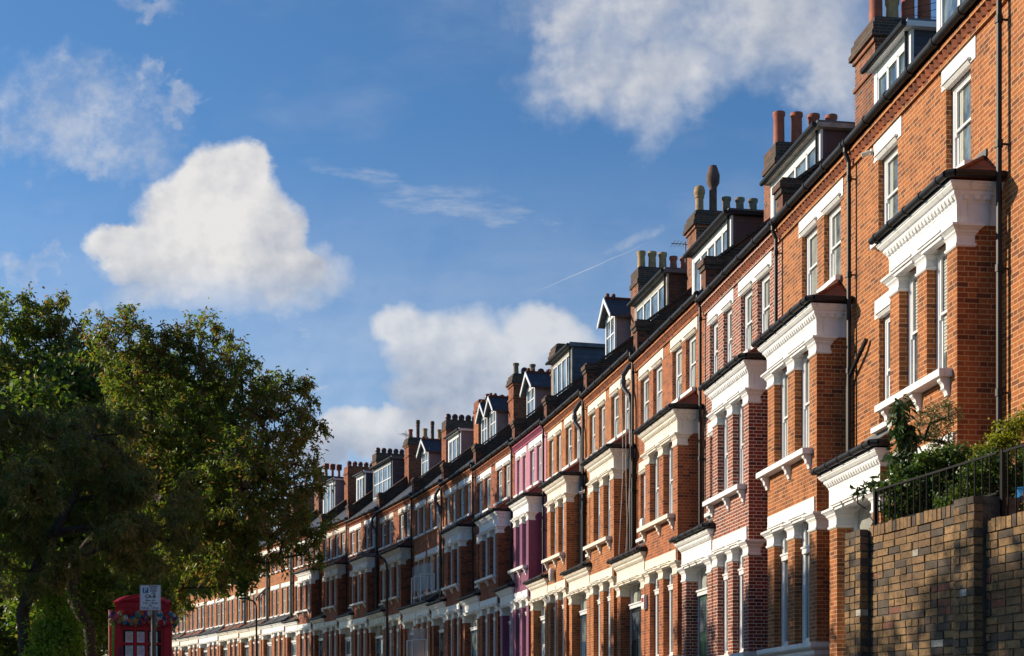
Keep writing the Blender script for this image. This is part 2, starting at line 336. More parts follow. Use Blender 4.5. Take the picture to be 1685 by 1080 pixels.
# ------------------------------------------------------------------ mesh builder (local axes: x into the building, y along the terrace away from the camera, z up)
OFF = 0.6            # local z=0 is the house base; measured heights are above eye level of the first house
class MB:
    def __init__(s, off=OFF): s.v = []; s.f = []; s.mi = []; s.off = off; s.k = 0
    def add(s, vs, fs, mi=None):
        n = len(s.v); s.v += [(p[0], p[1], p[2] + s.off) for p in vs]
        s.f += [tuple(i + n for i in f) for f in fs]; s.mi += [s.k if mi is None else mi] * len(fs)
        return s
    def box(s, x0, x1, y0, y1, z0, z1, mi=None):
        return s.add([(x0, y0, z0), (x1, y0, z0), (x1, y1, z0), (x0, y1, z0), (x0, y0, z1), (x1, y0, z1), (x1, y1, z1), (x0, y1, z1)],
                     [(0, 3, 2, 1), (4, 5, 6, 7), (0, 1, 5, 4), (1, 2, 6, 5), (2, 3, 7, 6), (3, 0, 4, 7)], mi)
    def quad(s, a, b, c, d, mi=None): return s.add([a, b, c, d], [(0, 1, 2, 3)], mi)
    def prism_y(s, pts, y0, y1, mi=None):      # polygon in (x,z) extruded along y
        n = len(pts)
        return s.add([(p[0], y0, p[1]) for p in pts] + [(p[0], y1, p[1]) for p in pts],
                     [tuple(range(n)), tuple(range(2 * n - 1, n - 1, -1))] + [(i, i + n, (i + 1) % n + n, (i + 1) % n) for i in range(n)], mi)
    def prism_x(s, pts, x0, x1, mi=None):      # polygon in (y,z) extruded along x
        n = len(pts)
        return s.add([(x0, p[0], p[1]) for p in pts] + [(x1, p[0], p[1]) for p in pts],
                     [tuple(range(n - 1, -1, -1)), tuple(range(n, 2 * n))] + [(i, (i + 1) % n, (i + 1) % n + n, i + n) for i in range(n)], mi)
    def cyl(s, p0, p1, r0, r1=None, n=8, mi=None, cap=True):
        r1 = r0 if r1 is None else r1
        a = Vector(p0); b = Vector(p1); d = (b - a).normalized()
        u = d.cross(Vector((0, 0, 1)) if abs(d.z) < .9 else Vector((1, 0, 0))).normalized(); w_ = d.cross(u)
        vs = []
        for (c, r) in ((a, r0), (b, r1)):
            for i in range(n):
                an = 2 * math.pi * i / n; vs.append(tuple(c + u * math.cos(an) * r + w_ * math.sin(an) * r))
        fs = [(i, (i + 1) % n, (i + 1) % n + n, i + n) for i in range(n)]
        if cap: fs += [tuple(range(n - 1, -1, -1)), tuple(range(n, 2 * n))]
        return s.add(vs, fs, mi)
    def pipe(s, pts, r, n=8, mi=None):
        for a, b in zip(pts[:-1], pts[1:]): s.cyl(a, b, r, r, n, mi)
        return s
    def lathe(s, cx, cy, prof, n=14, mi=None):
        vs = []; m_ = len(prof)
        for (r, z) in prof:
            for i in range(n):
                a = 2 * math.pi * i / n; vs.append((cx + r * math.cos(a), cy + r * math.sin(a), z))
        fs = [(j * n + i, j * n + (i + 1) % n, (j + 1) * n + (i + 1) % n, (j + 1) * n + i) for j in range(m_ - 1) for i in range(n)]
        fs += [tuple(range(n - 1, -1, -1)), tuple(range((m_ - 1) * n, m_ * n))]
        return s.add(vs, fs, mi)
    def ring(s, x0, x1, y0, y1, prof, open_back=False, mi=None):
        """mouldings round a rectangle: prof = [(offset, z)...]; open_back leaves the x1 side against the wall"""
        vs = []; n = 4
        for (o, z) in prof:
            xb = x1 if open_back else x1 + o
            vs += [(xb, y0 - o, z), (x0 - o, y0 - o, z), (x0 - o, y1 + o, z), (xb, y1 + o, z)]
        fs = []
        for j in range(len(prof) - 1):
            for i in range(3 if open_back else 4):
                k = (i + 1) % 4; fs.append((j * n + k, j * n + i, (j + 1) * n + i, (j + 1) * n + k))
        m_ = len(prof); fs.append((0, 1, 2, 3)); fs.append(((m_ - 1) * n + 3, (m_ - 1) * n + 2, (m_ - 1) * n + 1, (m_ - 1) * n))
        return s.add(vs, fs, mi)
    def wall(s, x, y0, y1, z0, z1, ops, depth, mi=None):
        """street-facing wall sheet at x with real openings and reveals"""
        ys = sorted({y0, y1, *[o[0] for o in ops], *[o[1] for o in ops]}); zs = sorted({z0, z1, *[o[2] for o in ops], *[o[3] for o in ops]})
        for a, b in zip(ys[:-1], ys[1:]):
            for c, d in zip(zs[:-1], zs[1:]):
                my, mz = (a + b) / 2, (c + d) / 2
                if any(o[0] < my < o[1] and o[2] < mz < o[3] for o in ops): continue
                s.quad((x, b, c), (x, a, c), (x, a, d), (x, b, d), mi)
        for (a, b, c, d) in ops:
            e = x + depth
            s.quad((x, a, c), (e, a, c), (e, a, d), (x, a, d), mi); s.quad((e, b, c), (x, b, c), (x, b, d), (e, b, d), mi)
            s.quad((x, a, d), (e, a, d), (e, b, d), (x, b, d), mi); s.quad((x, b, c), (e, b, c), (e, a, c), (x, a, c), mi)
        return s
    def build(s, name, mats, parent=None, smooth=False):
        if not isinstance(mats, (list, tuple)): mats = [mats]
        me = bpy.data.meshes.new(name); me.from_pydata(s.v, [], s.f); 
        for m_ in mats: me.materials.append(M[m_] if isinstance(m_, str) else m_)
        me.polygons.foreach_set('material_index', s.mi)
        ul = me.uv_layers.new(name='UVMap')
        co = np.array(s.v, dtype=np.float32); data = np.zeros((len(me.loops), 2), np.float32)
        for p in me.polygons:
            n = p.normal; li = list(p.loop_indices); vi = list(p.vertices); c = co[vi]
            if abs(n.z) > .92: q = c[:, [1, 0]]
            elif abs(n.x) >= abs(n.y):
                q = c[:, [1, 2]].copy(); 
                if abs(n.z) > .15: q[:, 1] = q[:, 1] / max(.15, math.sqrt(1 - n.z * n.z))
            else:
                q = c[:, [0, 2]].copy()
                if abs(n.z) > .15: q[:, 1] = q[:, 1] / max(.15, math.sqrt(1 - n.z * n.z))
            data[li] = q
        ul.data.foreach_set('uv', data.ravel())
        if smooth:
            me.polygons.foreach_set('use_smooth', [True] * len(me.polygons))
            try: me.set_sharp_from_angle(angle=R(40))
            except Exception: pass
        me.update()
        o = bpy.data.objects.new(name, me); C.objects.link(o); o.parent = parent
        return o
def empty(name, loc, rz=0, label=None, cat=None, group=None):
    o = bpy.data.objects.new(name, None); C.objects.link(o); o.location = loc; o.rotation_euler = (0, 0, rz)
    o.empty_display_size = .3
    if label: o['label'] = label; o['category'] = cat
    if group: o['group'] = group
    return o
def tag(o, label, cat, group=None):
    o['label'] = label; o['category'] = cat
    if group: o['group'] = group
    return o
def struct(o): o['kind'] = 'structure'; return o

# ------------------------------------------------------------------ terrace geometry
POLY = [-6.40636659e-08, 5.12734822e-06, -1.82485712e-03, -3.86263884e-02, 7.83159841]
def PX(Y): return float(np.polyval(POLY, Y))
PROJ = .62

def window(par, x, y0, y1, z0, z1, kind='sash', fm='white', gm='glass', open_=0, sill=None):
    f = MB(); d = .07; fw = .085 if kind != 'case3' else .055
    f.box(x, x + d, y0, y0 + fw, z0, z1); f.box(x, x + d, y1 - fw, y1, z0, z1)
    f.box(x, x + d, y0 + fw, y1 - fw, z1 - fw, z1); f.box(x - .02, x + d, y0 + fw, y1 - fw, z0, z0 + .07)
    a, b = y0 + fw, y1 - fw
    if kind == 'sash':
        zm = (z0 + z1) / 2 + .02; sw = .055
        for (zz0, zz1, dx) in ((zm - .02, z1 - fw, .012), (z0 + .07, zm + .01, .04)):
            f.box(x + dx, x + dx + .035, a, a + sw, zz0, zz1); f.box(x + dx, x + dx + .035, b - sw, b, zz0, zz1)
            f.box(x + dx - .002, x + dx + .037, a + sw, b - sw, zz1 - .04, zz1 + .002)
        f.box(x + .010, x + .05, a + sw, b - sw, zm - .03, zm + .008)
        for yy in (a, b - sw): f.box(x + .008, x + .046, yy + .004, yy + sw - .004, zm - .09, zm - .018)   # horns
    elif kind == 'case3':
        n = 3; wd = (b - a) / n
        for i in range(n + 1): f.box(x + .005, x + .06, max(a, a + wd * i - .035), min(b, a + wd * i + .035), z0 + .07, z1 - fw)
    elif kind == 'transom':
        zt = z0 + (z1 - z0) * .76
        f.box(x - .035, x + .06, a, b, zt - .05, zt + .05); f.box(x - .055, x + .02, a - .02, b + .02, zt + .05, zt + .085)
        f.box(x + .01, x + .05, a, a + .06, z0 + .07, z1 - fw); f.box(x + .01, x + .05, b - .06, b, z0 + .07, z1 - fw)
        f.box(x + .012, x + .048, a + .05, b - .05, z0 + .07, z0 + .13)
    fr = f.build('window', fm, par)
    g = MB(); g.quad((x + .055, b, z0 + .07), (x + .055, a, z0 + .07), (x + .055, a, z1 - fw), (x + .055, b, z1 - fw)); g.build('pane', gm, fr)
    if sill:
        s = MB(); s.prism_y([(x - .2 - sill, z0 - .1), (x + .06, z0 - .1), (x + .06, z0 + .012), (x - .2 - sill, z0 - .012)], y0 - .06, y1 + .06); s.build('sill', 'stucco', fr)
    return fr

def lintel(par, y0, y1, z0, z1, wins, sm, x=0):
    m = MB(); m.box(x - .014, x + .02, y0, y1, z0, z1)
    for (a, b) in wins:
        m.prism_y([(x - .0135, z0 - .015), (x + .06, z0 - .015), (x + .06, z0 + .045), (x - .05, z0 + .045), (x - .05, z0 + .03)][::-1], a + .0, b - .0)
        m.box(x - .075, x - .0135, a - .035, b + .035, z0 + .045, z0 + .062); m.box(x - .062, x - .0135, a - .02, b + .02, z0 + .062, z0 + .085)
    return m.build('lintel', sm, par)

def bracket(m, y, zt, x0, depth=.15, h=.26):
    pts = [(x0, zt), (x0 - depth, zt), (x0 - depth, zt - .05), (x0 - depth * .72, zt - .09), (x0 - depth * .62, zt - .13), (x0 - depth * .66, zt - .16), (x0 - depth * .4, zt - .19), (x0 - depth * .28, zt - h + .02), (x0 - depth * .3, zt - h), (x0, zt - h)]
    m.prism_y(pts[::-1], y - .055, y + .055)

CORN = [(0, 0), (.02, .0), (.02, .03), (.05, .075), (.05, .08), (.085, .115), (.085, .155), (.115, .17), (.155, .215), (.155, .235), (.17, .24), (.17, .27)]
def cornice(par, y0, y1, zc, sm, dent=True, x0=-PROJ, gut='black', fine=True, open_back=True, ext=.0):
    m = MB(); m.ring(x0, -.001, y0, y1, [(o, zc + z) for o, z in CORN], True)
    if dent:
        n = int((y1 - y0) / .115)
        for i in range(n):
            y = y0 + (i + .5) * (y1 - y0) / n
            m.prism_y([(x0 - .02, zc + .03), (x0 - .055, zc + .045), (x0 - .078, zc + .09), (x0 - .078, zc + .114), (x0 - .02, zc + .114)][::-1], y - .032, y + .032)
        for i in range(4):
            xx = x0 + .07 + i * .16
            m.box(xx, xx + .07, y0 - .078, y0 - .02, zc + .045, zc + .114)
    c = m.build('cornice', sm, par)
    g = MB(); zz = zc + .345; xo = x0 - .235
    g.cyl((xo, y0 - .16, zz), (xo, y1 + .2, zz), .058, n=10)
    g.cyl((xo, y0 - .16, zz), (xo + .10, y0 - .235, zz), .058, n=8); g.cyl((xo + .10, y0 - .235, zz), (-.02, y0 - .235, zz), .058, n=8)
    g.box(xo + .05, x0 - .02, y0 - .12, y1 + .12, zc + .272, zc + .31)
    for i in range(int((y1 - y0) / .6) + 1):
        y = y0 + .1 + i * .6; g.cyl((xo, y - .03, zz), (xo, y + .03, zz), .07, n=10); g.prism_y([(xo - .06, zz - .02), (xo + .12, zz - .09), (xo + .12, zz - .07), (xo - .06, zz + .01)], y - .012, y + .012)
    g.build('gutter', gut, par, True)
    return c

def hiproof(par, y0, y1, ze, zw, mat, x0=-PROJ, hip=.45):
    m = MB(); o = .19; a = (x0 - o, y0 - o, ze); b = (x0 - o, y1 + o, ze); c = (-.002, y0 + hip, zw); d = (-.002, y1 - hip, zw)
    e = (-.002, y0 - o, ze); f = (-.002, y1 + o, ze)
    m.add([a, b, c, d, e, f], [(1, 0, 2, 3), (0, 4, 2), (5, 1, 3), (0, 1, 5, 4)])
    for (p, q) in ((a, c), (b, d)): m.cyl((p[0], p[1], p[2] + .015), (q[0], q[1], q[2] + .01), .035, n=6)
    r = m.build('roof', mat, par)
    l = MB(); l.box(-.03, -.003, y0 + hip - .1, y1 - hip + .1, zw - .01, zw + .09); l.build('flashing', 'lead', r)
    return r

def capital(m, x0, x1, y0, y1, z0, z1):
    h = z1 - z0
    m.ring(x0, x1, y0, y1, [(.012, z0), (.03, z0 + .02), (.03, z0 + .045), (.012, z0 + .06), (.012, z0 + h * .5), (.03, z0 + h * .6), (.05, z0 + h * .66), (.05, z0 + h * .72), (.10, z0 + h * .86), (.115, z0 + h * .88), (.115, z1)])

def headmould(m, x, a, b, z):
    m.box(x - .12, x + .04, a - .02, b + .02, z, z + .035); m.box(x - .09, x + .04, a - .0, b + .0, z - .05, z)
    m.box(x - .14, x + .04, a - .05, b + .05, z + .035, z + .06)

def bay(par, H, y0, y1, upper=True, ledge=True):
    wl = y1 - y0; bm = H['bay']; sm = H['sm']; x0 = -PROJ
    f = wl / 2.5
    p = [.34 * f, .72 * f, .35 * f, .72 * f, .37 * f]
    ys = [y0]
    for q in p: ys.append(ys[-1] + q)
    w1, w2 = (ys[1], ys[2]), (ys[3], ys[4]); piers = [(ys[0], ys[1]), (ys[2], ys[3]), (ys[4], y1)]
    ops = [(*w1, 1.42, 3.78), (*w2, 1.42, 3.78)]
    top = 4.12
    if upper: ops += [(*w1, 5.04, 7.0), (*w2, 5.04, 7.0)]; top = 7.36
    m = MB(); m.wall(x0, y0, y1, -OFF, top, ops, .22)
    m.quad((x0, y0, -OFF), (0, y0, -OFF), (0, y0, top), (x0, y0, top)); m.quad((0, y1, -OFF), (x0, y1, -OFF), (x0, y1, top), (0, y1, top))
    m.quad((x0, y0, top), (0, y0, top), (0, y1, top), (x0, y1, top))
    B = m.build('bay', bm, par)
    gk = H.get('gk', 'transom')
    for w_ in (w1, w2): window(par, x0 + .15, w_[0], w_[1], 1.42, 3.78, 'transom', gm='glass')
    if upper:
        for w_ in (w1, w2): window(par, x0 + .15, w_[0], w_[1], 5.04, 7.0, 'sash')
    # white dressings
    s = MB()
    for (a, b) in piers: capital(s, x0 - .002, x0 + .25, a + .004, b - .004, 3.48, 3.81)
    for w_ in (w1, w2): headmould(s, x0, w_[0], w_[1], 3.79)
    s.box(x0 - .03, x0 + .05, y0 + .08, y1 - .08, 3.812, 4.11)
    s.build('capitals', sm, B)
    if upper:
        s = MB()
        for (a, b) in piers: capital(s, x0 - .002, x0 + .25, a + .004, b - .004, 6.73, 7.04)
        for w_ in (w1, w2): headmould(s, x0, w_[0], w_[1], 7.0)
        s.ring(x0, -.002, y0, y1, [(.012, 7.042), (.012, 7.352)], True)
        s.build('frieze', sm, B)
        s = MB(); s.prism_y([(x0 - .2, 4.93), (x0 + .16, 4.93), (x0 + .16, 5.05), (x0 - .2, 5.035)], ys[1] - .18, y1 + .16)
        sl = s.build('sill', sm, B)
        for yy in (ys[1] - .05, (y0 + y1) / 2 + .05, y1 - .05):
            s = MB(); bracket(s, yy, 4.928, x0); s.build('bracket', sm, B)
        cornice(par, y0, y1, 7.345, sm, True)
        hiproof(par, y0, y1, 7.66, 8.2, H.get('rt', 'tile'))
    if ledge:
        s = MB(); s.ring(x0, -.002, y0, y1, [(.05, 1.15), (.09, 1.2), (.09, 1.26), (.16, 1.30), (.18, 1.33), (.18, 1.41)], True)
        s.build('ledge', sm, B)
    return B

def porch(par, H, y0, y1):
    x0 = -PROJ; sm = H['sm']; bm = H['bay']
    pw = .38
    m = MB(); m.wall(x0, y0, y1, -OFF, 4.12, [(y0 + pw, y1 - pw, -OFF + .6, 3.80)], .5)
    m.quad((x0, y0, -OFF), (0, y0, -OFF), (0, y0, 4.12), (x0, y0, 4.12)); m.quad((0, y1, -OFF), (x0, y1, -OFF), (x0, y1, 4.12), (0, y1, 4.12))
    P = m.build('porch', bm, par)
    s = MB()
    for (a, b) in ((y0, y0 + pw), (y1 - pw, y1)): capital(s, x0 - .002, x0 + .3, a + .004, b - .004, 3.40, 3.75)
    s.ring(x0, -.002, y0 + .02, y1 - .02, [(.014, 3.752), (.014, 4.118)], True)
    n = 3; ww = (y1 - y0 - 2 * pw) / n
    for i in range(n): headmould(s, x0, y0 + pw + i * ww + .06, y0 + pw + (i + 1) * ww - .06, 3.74)
    s.build('frieze', sm, P)
    cornice(par, y0, y1, 4.12, sm, True)
    hiproof(par, y0, y1, 4.43, 4.92, H.get('pt', 'tile_old'), hip=.3)
    # door set
    xd = x0 + .30; a, b = y0 + pw, y1 - pw; fr = H.get('frame', 'white')
    f = MB(); f.box(xd, xd + .1, a, a + .07, 0, 3.8); f.box(xd, xd + .1, b - .07, b, 0, 3.8)
    f.box(xd, xd + .1, a + .07, b - .07, 3.72, 3.8); f.box(xd - .05, xd + .1, a + .07, b - .07, 3.02, 3.12); f.box(xd - .08, xd + .1, a + .03, b - .03, 3.12, 3.16)
    sl = a + (b - a) * .30; sl2 = b - (b - a) * .10
    f.box(xd - .02, xd + .1, sl - .04, sl + .04, 0, 3.72)
    D = f.build('door_frame', fr, par)
    g = MB(); g.quad((xd + .06, b - .07, 3.16), (xd + .06, a + .07, 3.16), (xd + .06, a + .07, 3.72), (xd + .06, b - .07, 3.72))
    g.quad((xd + .06, sl - .04, .9), (xd + .06, a + .07, .9), (xd + .06, a + .07, 3.02), (xd + .06, sl - .04, 3.02)); g.build('pane', H.get('dg', 'glass'), D)
    g = MB(); g.box(xd + .02, xd + .08, a + .07, sl - .04, 0.02, .9); g.build('side_panel', fr, D)
    d = MB(); d.box(xd + .02, xd + .075, sl + .04, b - .07, 0.0, 3.02)
    for (zz0, zz1) in ((.15, 1.0), (1.1, 2.0)):
        hw = (b - .07 - sl - .04)
        for k in (0, 1):
            ya = sl + .04 + .08 + k * hw / 2; d.box(xd + .005, xd + .02, ya, ya + hw / 2 - .12, zz0, zz1)
    dr = d.build('door', H.get('door', 'door_dark'), par)
    g = MB(); ya = sl + .12; yb = b - .15; ym = (ya + yb) / 2
    for (c, e) in ((ya, ym - .03), (ym + .03, yb)): g.quad((xd + .012, e, 2.12), (xd + .012, c, 2.12), (xd + .012, c, 2.9), (xd + .012, e, 2.9))
    g.build('door_pane', 'glass_sky', dr)
    k = MB(); k.lathe(xd - .03, sl + .13, [(.01, 1.33), (.032, 1.345), (.035, 1.37), (.02, 1.40)], 8); k.cyl((xd - .03, sl + .13, 1.365), (xd + .02, sl + .13, 1.365), .012); k.build('door_knob', 'steel', dr)
    return P

def frieze_row(par, H, y0, y1, z=10.125, step=.165):
    m = MB(); e = .003
    m.box(-.05, -e, y0, y1, z, z + .07, 0); m.box(-.12, -e, y0, y1, z + .215, z + .28, 0)
    m.box(-.035, -e, y0, y1, z + .07, z + .215, 0)
    n = int((y1 - y0) / step)
    for i in range(n):
        y = y0 + (i + .5) * (y1 - y0) / n; r = .070
        m.add([(-.034, y - r, z + .078), (-.10, y, z + .08), (-.034, y + r, z + .078), (-.034, y - r, z + .205), (-.118, y, z + .208), (-.034, y + r, z + .205)],
              [(2, 1, 0), (3, 4, 5), (0, 1, 4, 3), (1, 2, 5, 4)], 1)
    m.build('dogtooth_frieze', [H['wall'] if H['wall'] not in ('paint_pink',) else 'terracotta_pink', H.get('tooth', 'terracotta_dark')], par)

def main_gutter(par, y0, y1, mat='black', z=10.50):
    g = MB(); x = -.19
    g.cyl((x, y0, z), (x, y1, z), .072, n=10)
    g.prism_y([(-.13, z - .07), (-.003, z - .07), (-.003, z + .05), (-.13, z + .02)][::-1], y0, y1)
    k = int((y1 - y0) / .95)
    for i in range(k + 1):
        y = y0 + .06 + i * (y1 - y0 - .12) / max(1, k); g.cyl((x, y - .045, z), (x, y + .045, z), .087, n=10)
    g.build('gutter', mat, par, True)

def main_roof(par, y0, y1, mat='slate'):
    m = MB(); z0 = 10.56
    m.prism_y([(-.16, z0), (2.7, z0 + 2.29), (2.9, z0 + 2.29), (6.6, z0 - .3), (6.6, z0 - .5), (2.8, z0 + 2.1), (-.1, z0 - .1)], y0 + .004, y1 - .004)
    return m.build('roof', mat, par)

def parapet(rf, y, mat='brick_soot', post='brick_dark'):
    m = MB(); a, b = y - .17, y + .17; z0 = 10.56
    m.prism_y([(.25, z0 + .1), (2.8, z0 + 2.1), (2.8, z0 + 2.72), (.25, z0 + .72)][::-1], a, b, 0)
    m.prism_y([(.2, z0 + .72), (2.85, z0 + 2.72), (2.85, z0 + 2.80), (.2, z0 + .80)][::-1], a - .05, b + .05, 0)
    m.box(-.04, .32, a - .02, b + .02, 10.45, z0 + .50, 1); m.box(-.08, .36, a - .05, b + .05, z0 + .50, z0 + .62, 0); m.box(-.12, .40, a - .09, b + .09, z0 + .62, z0 + .76, 0)
    m.box(-.05, .36, a - .03, b + .03, z0 + .76, z0 + .84, 0)
    return m.build('parapet', [mat, post], rf)

def dormer_box(par, y0, y1, ztop=12.95, n=3, fm='white', cheek='slate_blue', fascia='white', kind='case3', gut='black', xs=1.2, front=None, sashes=False):
    zr = 10.56 + (xs + .16) * .8; zb = zr - .1
    m = MB()
    sr = lambda x: 10.56 + (x + .16) * .8
    m.prism_y([(xs + .075, sr(xs + .02) - .15), (3.4, 12.3), (3.4, ztop - .121), (xs + .075, ztop - .121)], y0, y1, 0)
    D = m.build('dormer', [cheek], par)
    wz0, wz1 = zr + .12, ztop - .32
    f = MB(); f.box(xs, xs + .05, y0 - .02, y1 + .02, wz1, ztop - .12); f.box(xs, xs + .05, y0 - .02, y1 + .02, zb - .1, wz0)
    f.box(xs - .012, xs + .05, y0 - .03, y0 + .12, zb - .1, ztop - .13); f.box(xs - .012, xs + .05, y1 - .12, y1 + .03, zb - .1, ztop - .13)
    f.build('dormer_front', front or fm, D)
    # glazing with n lights
    f = MB(); a, b = y0 + .12, y1 - .12; wd = (b - a) / n
    for i in range(n + 1): f.box(xs + .003, xs + .06, max(a, a + wd * i - .045), min(b, a + wd * i + .045), wz0, wz1)
    f.box(xs + .003, xs + .06, a, b, wz1 - .05, wz1); f.box(xs - .03, xs + .06, a, b, wz0, wz0 + .06)
    if sashes: f.box(xs + .006, xs + .055, a, b, (wz0 + wz1) / 2 - .03, (wz0 + wz1) / 2 + .03)
    f.build('dormer_window', fm, D)
    g = MB()
    for i in range(n): g.quad((xs + .04, a + wd * (i + 1) - .045, wz0 + .06), (xs + .04, a + wd * i + .045, wz0 + .06), (xs + .04, a + wd * i + .045, wz1 - .05), (xs + .04, a + wd * (i + 1) - .045, wz1 - .05))
    g.build('dormer_pane', 'glass_sky', D)
    r = MB(); r.box(xs - .14, 3.45, y0 - .14, y1 + .14, ztop - .12, ztop - .02, 0); r.box(xs - .10, 3.42, y0 - .10, y1 + .10, ztop - .02, ztop + .04, 1)
    r.build('dormer_roof', [fascia, 'lead'], D)
    g = MB(); g.cyl((xs - .20, y0 - .16, ztop - .08), (xs - .20, y1 + .16, ztop - .08), .058, n=8)
    g.cyl((xs - .05, y0 + .1, ztop - .1), (xs - .05, y0 + .1, zr + .1), .03, n=6)
    g.build('dormer_gutter', gut, D, True)
    return D

def dormer_gable(par, yc, wid=1.15, ztop=13.05, cheek='mauve', xs=1.2, n=2):
    y0, y1 = yc - wid / 2, yc + wid / 2; zr = 10.56 + (xs + .16) * .8; ze = ztop - .62
    m = MB()
    m.prism_y([(xs + .075, zr - .15), (3.3, 12.2), (3.3, ze), (xs + .075, ze)], y0, y1, 0)
    D = m.build('dormer', [cheek], par)
    f = MB(); f.box(xs - .01, xs + .06, y0, y0 + .09, zr - .1, ze); f.box(xs - .01, xs + .06, y1 - .09, y1, zr - .1, ze)
    f.box(xs, xs + .06, y0 + .09, y1 - .09, ze - .14, ze); f.box(xs - .03, xs + .06, y0 + .09, y1 - .09, zr - .1, zr + .12)
    wz0, wz1 = zr + .12, ze - .14; a, b = y0 + .09, y1 - .09
    for i in range(1, n): yy = a + (b - a) * i / n; f.box(xs + .01, xs + .05, yy - .035, yy + .035, wz0, wz1)
    f.box(xs + .012, xs + .048, a, b, (wz0 + wz1) / 2 + .2, (wz0 + wz1) / 2 + .25)
    f.prism_x([(y0 - .05, ze), (y1 + .05, ze), (yc, ztop - .1)], xs + .02, xs + .07)
    f.build('dormer_window', 'white', D)
    g = MB(); g.quad((xs + .035, b, wz0), (xs + .035, a, wz0), (xs + .035, a, wz1), (xs + .035, b, wz1)); g.build('dormer_pane', 'glass_sky', D)
    r = MB(); o = .22; t_ = .07
    zl = ze - .16
    for sg in (-1, 1):
        ye = yc + sg * (wid / 2 + o)
        pts = [(yc, ztop), (ye, zl), (ye, zl - t_), (yc, ztop - t_)]
        r.prism_x(pts if sg < 0 else pts[::-1], xs - .22, 3.6, 0)
    r.cyl((xs - .2, yc, ztop + .01), (3.6, yc, ztop + .01), .05, n=6, mi=1)
    for xx in (xs - .1, xs + .12, xs + .9, xs + 1.1): r.lathe(xx, yc, [(.05, ztop), (.075, ztop + .06), (.07, ztop + .14), (.03, ztop + .17)], 8, 1)
    r.build('dormer_roof', ['slate', 'tile'], D)
    bb = MB()
    for sg in (-1, 1):
        ye = yc + sg * (wid / 2 + o + .02)
        pts = [(yc, ztop + .02), (ye, zl + .02), (ye, zl - .14), (yc, ztop - .16)]
        bb.prism_x(pts if sg < 0 else pts[::-1], xs - .255, xs - .222)
    bb.build('bargeboard', 'white', D)
    return D

def pot(ch, x, y, z, kind):
    m = MB()
    if kind == 'tall': m.lathe(x, y, [(.15, z), (.145, z + .1), (.135, z + .8), (.16, z + .84), (.16, z + .92), (.13, z + .93)], 14); mt = 'pot_red'
    elif kind == 'buff': m.lathe(x, y, [(.15, z), (.14, z + .1), (.125, z + .5), (.15, z + .55), (.155, z + .66), (.12, z + .67)], 14); mt = 'pot_buff'
    elif kind == 'grey': m.lathe(x, y, [(.13, z), (.125, z + .1), (.115, z + .45), (.15, z + .5), (.15, z + .58), (.12, z + .59)], 14); mt = 'pot_grey'
    elif kind == 'red': m.lathe(x, y, [(.15, z), (.14, z + .05), (.11, z + .4), (.145, z + .46), (.145, z + .55), (.11, z + .56)], 14); mt = 'pot_red'
    elif kind == 'dark': m.lathe(x, y, [(.13, z), (.12, z + .3), (.12, z + .85), (.13, z + .88), (.20, z + 1.0), (.21, z + 1.2), (.14, z + 1.42), (.11, z + 1.5)], 10); mt = 'pot_dark'
    elif kind == 'slim': m.lathe(x, y, [(.13, z), (.11, z + .15), (.105, z + .75), (.13, z + .8), (.10, z + .85), (.13, z + .95), (.12, z + 1.12), (.08, z + 1.14)], 12); mt = 'pot_dark'
    elif kind == 'louvre': m.lathe(x, y, [(.11, z), (.10, z + .55)], 10); m.box(x - .17, x + .17, y - .15, y + .15, z + .55, z + .95); mt = 'pot_red'
    elif kind == 'cap':
        m.lathe(x, y, [(.13, z), (.12, z + .5), (.145, z + .52), (.145, z + .6), (.17, z + .64), (.17, z + .74), (.14, z + .84), (.05, z + .9)], 14); mt = 'pot_buff'
    else:   # round hooded cowl, closed; a black disc paints its shaded opening
        m.lathe(x, y, [(.12, z), (.12, z + .10), (.15, z + .12), (.17, z + .22), (.165, z + .30), (.12, z + .38), (.04, z + .42)], 12); mt = 'pot_dark' if kind == 'cowl' else 'pot_red'
        n = 10; cy = y - .165
        m.add([(x + .085 * math.cos(2 * math.pi * i / n), cy, z + .24 + .07 * math.sin(2 * math.pi * i / n)) for i in range(n)], [tuple(range(n))], 1)
    if kind == 'louvre':
        for i in range(3): m.box(x - .15, x + .15, y - .165, y - .151, z + .6 + i * .11, z + .66 + i * .11, 1)  # black strips paint the shade in the louvre gaps
    mats = ['pot_cowl' if kind == 'cowl' else mt, 'dark']
    m.build('chimney_pot', mats, ch, True)

def chimney(par, yp, ztop, pots, mat='brick_chimney', cap='brick_soot', x0=1.7, x1=3.95, hw=.45, sp=.37, first=.25, style=1):
    m = MB(); m.box(x0, x1, yp - hw, yp + hw, 10.8, ztop - .55, 0)
    if style:
        m.box(x0 - .04, x1 + .04, yp - hw - .04, yp + hw + .04, ztop - 1.15, ztop - 1.07, 0)
        m.box(x0 - .05, x1 + .05, yp - hw - .05, yp + hw + .05, ztop - .55, ztop - .45, 0)
        m.box(x0 - .11, x1 + .11, yp - hw - .11, yp + hw + .11, ztop - .45, ztop - .33, 1)
        m.box(x0 - .07, x1 + .07, yp - hw - .07, yp + hw + .07, ztop - .33, ztop - .15, 1); m.box(x0 - .02, x1 + .02, yp - hw - .02, yp + hw + .02, ztop - .15, ztop - .02, 1)
    else:
        m.box(x0 - .04, x1 + .04, yp - hw - .04, yp + hw + .04, ztop - .55, ztop - .40, 1); m.box(x0, x1, yp - hw, yp + hw, ztop - .40, ztop - .02, 1)
    m.box(x0 + .06, x1 - .06, yp - hw + .06, yp + hw - .06, ztop - .02, ztop + .03, 1)
    ch = m.build('chimney', [mat, cap], par)
    for i, k in enumerate(pots):
        if k: pot(ch, x0 + first + i * sp, yp + (.0 if i % 2 else .02), ztop + .0, k)
    return ch

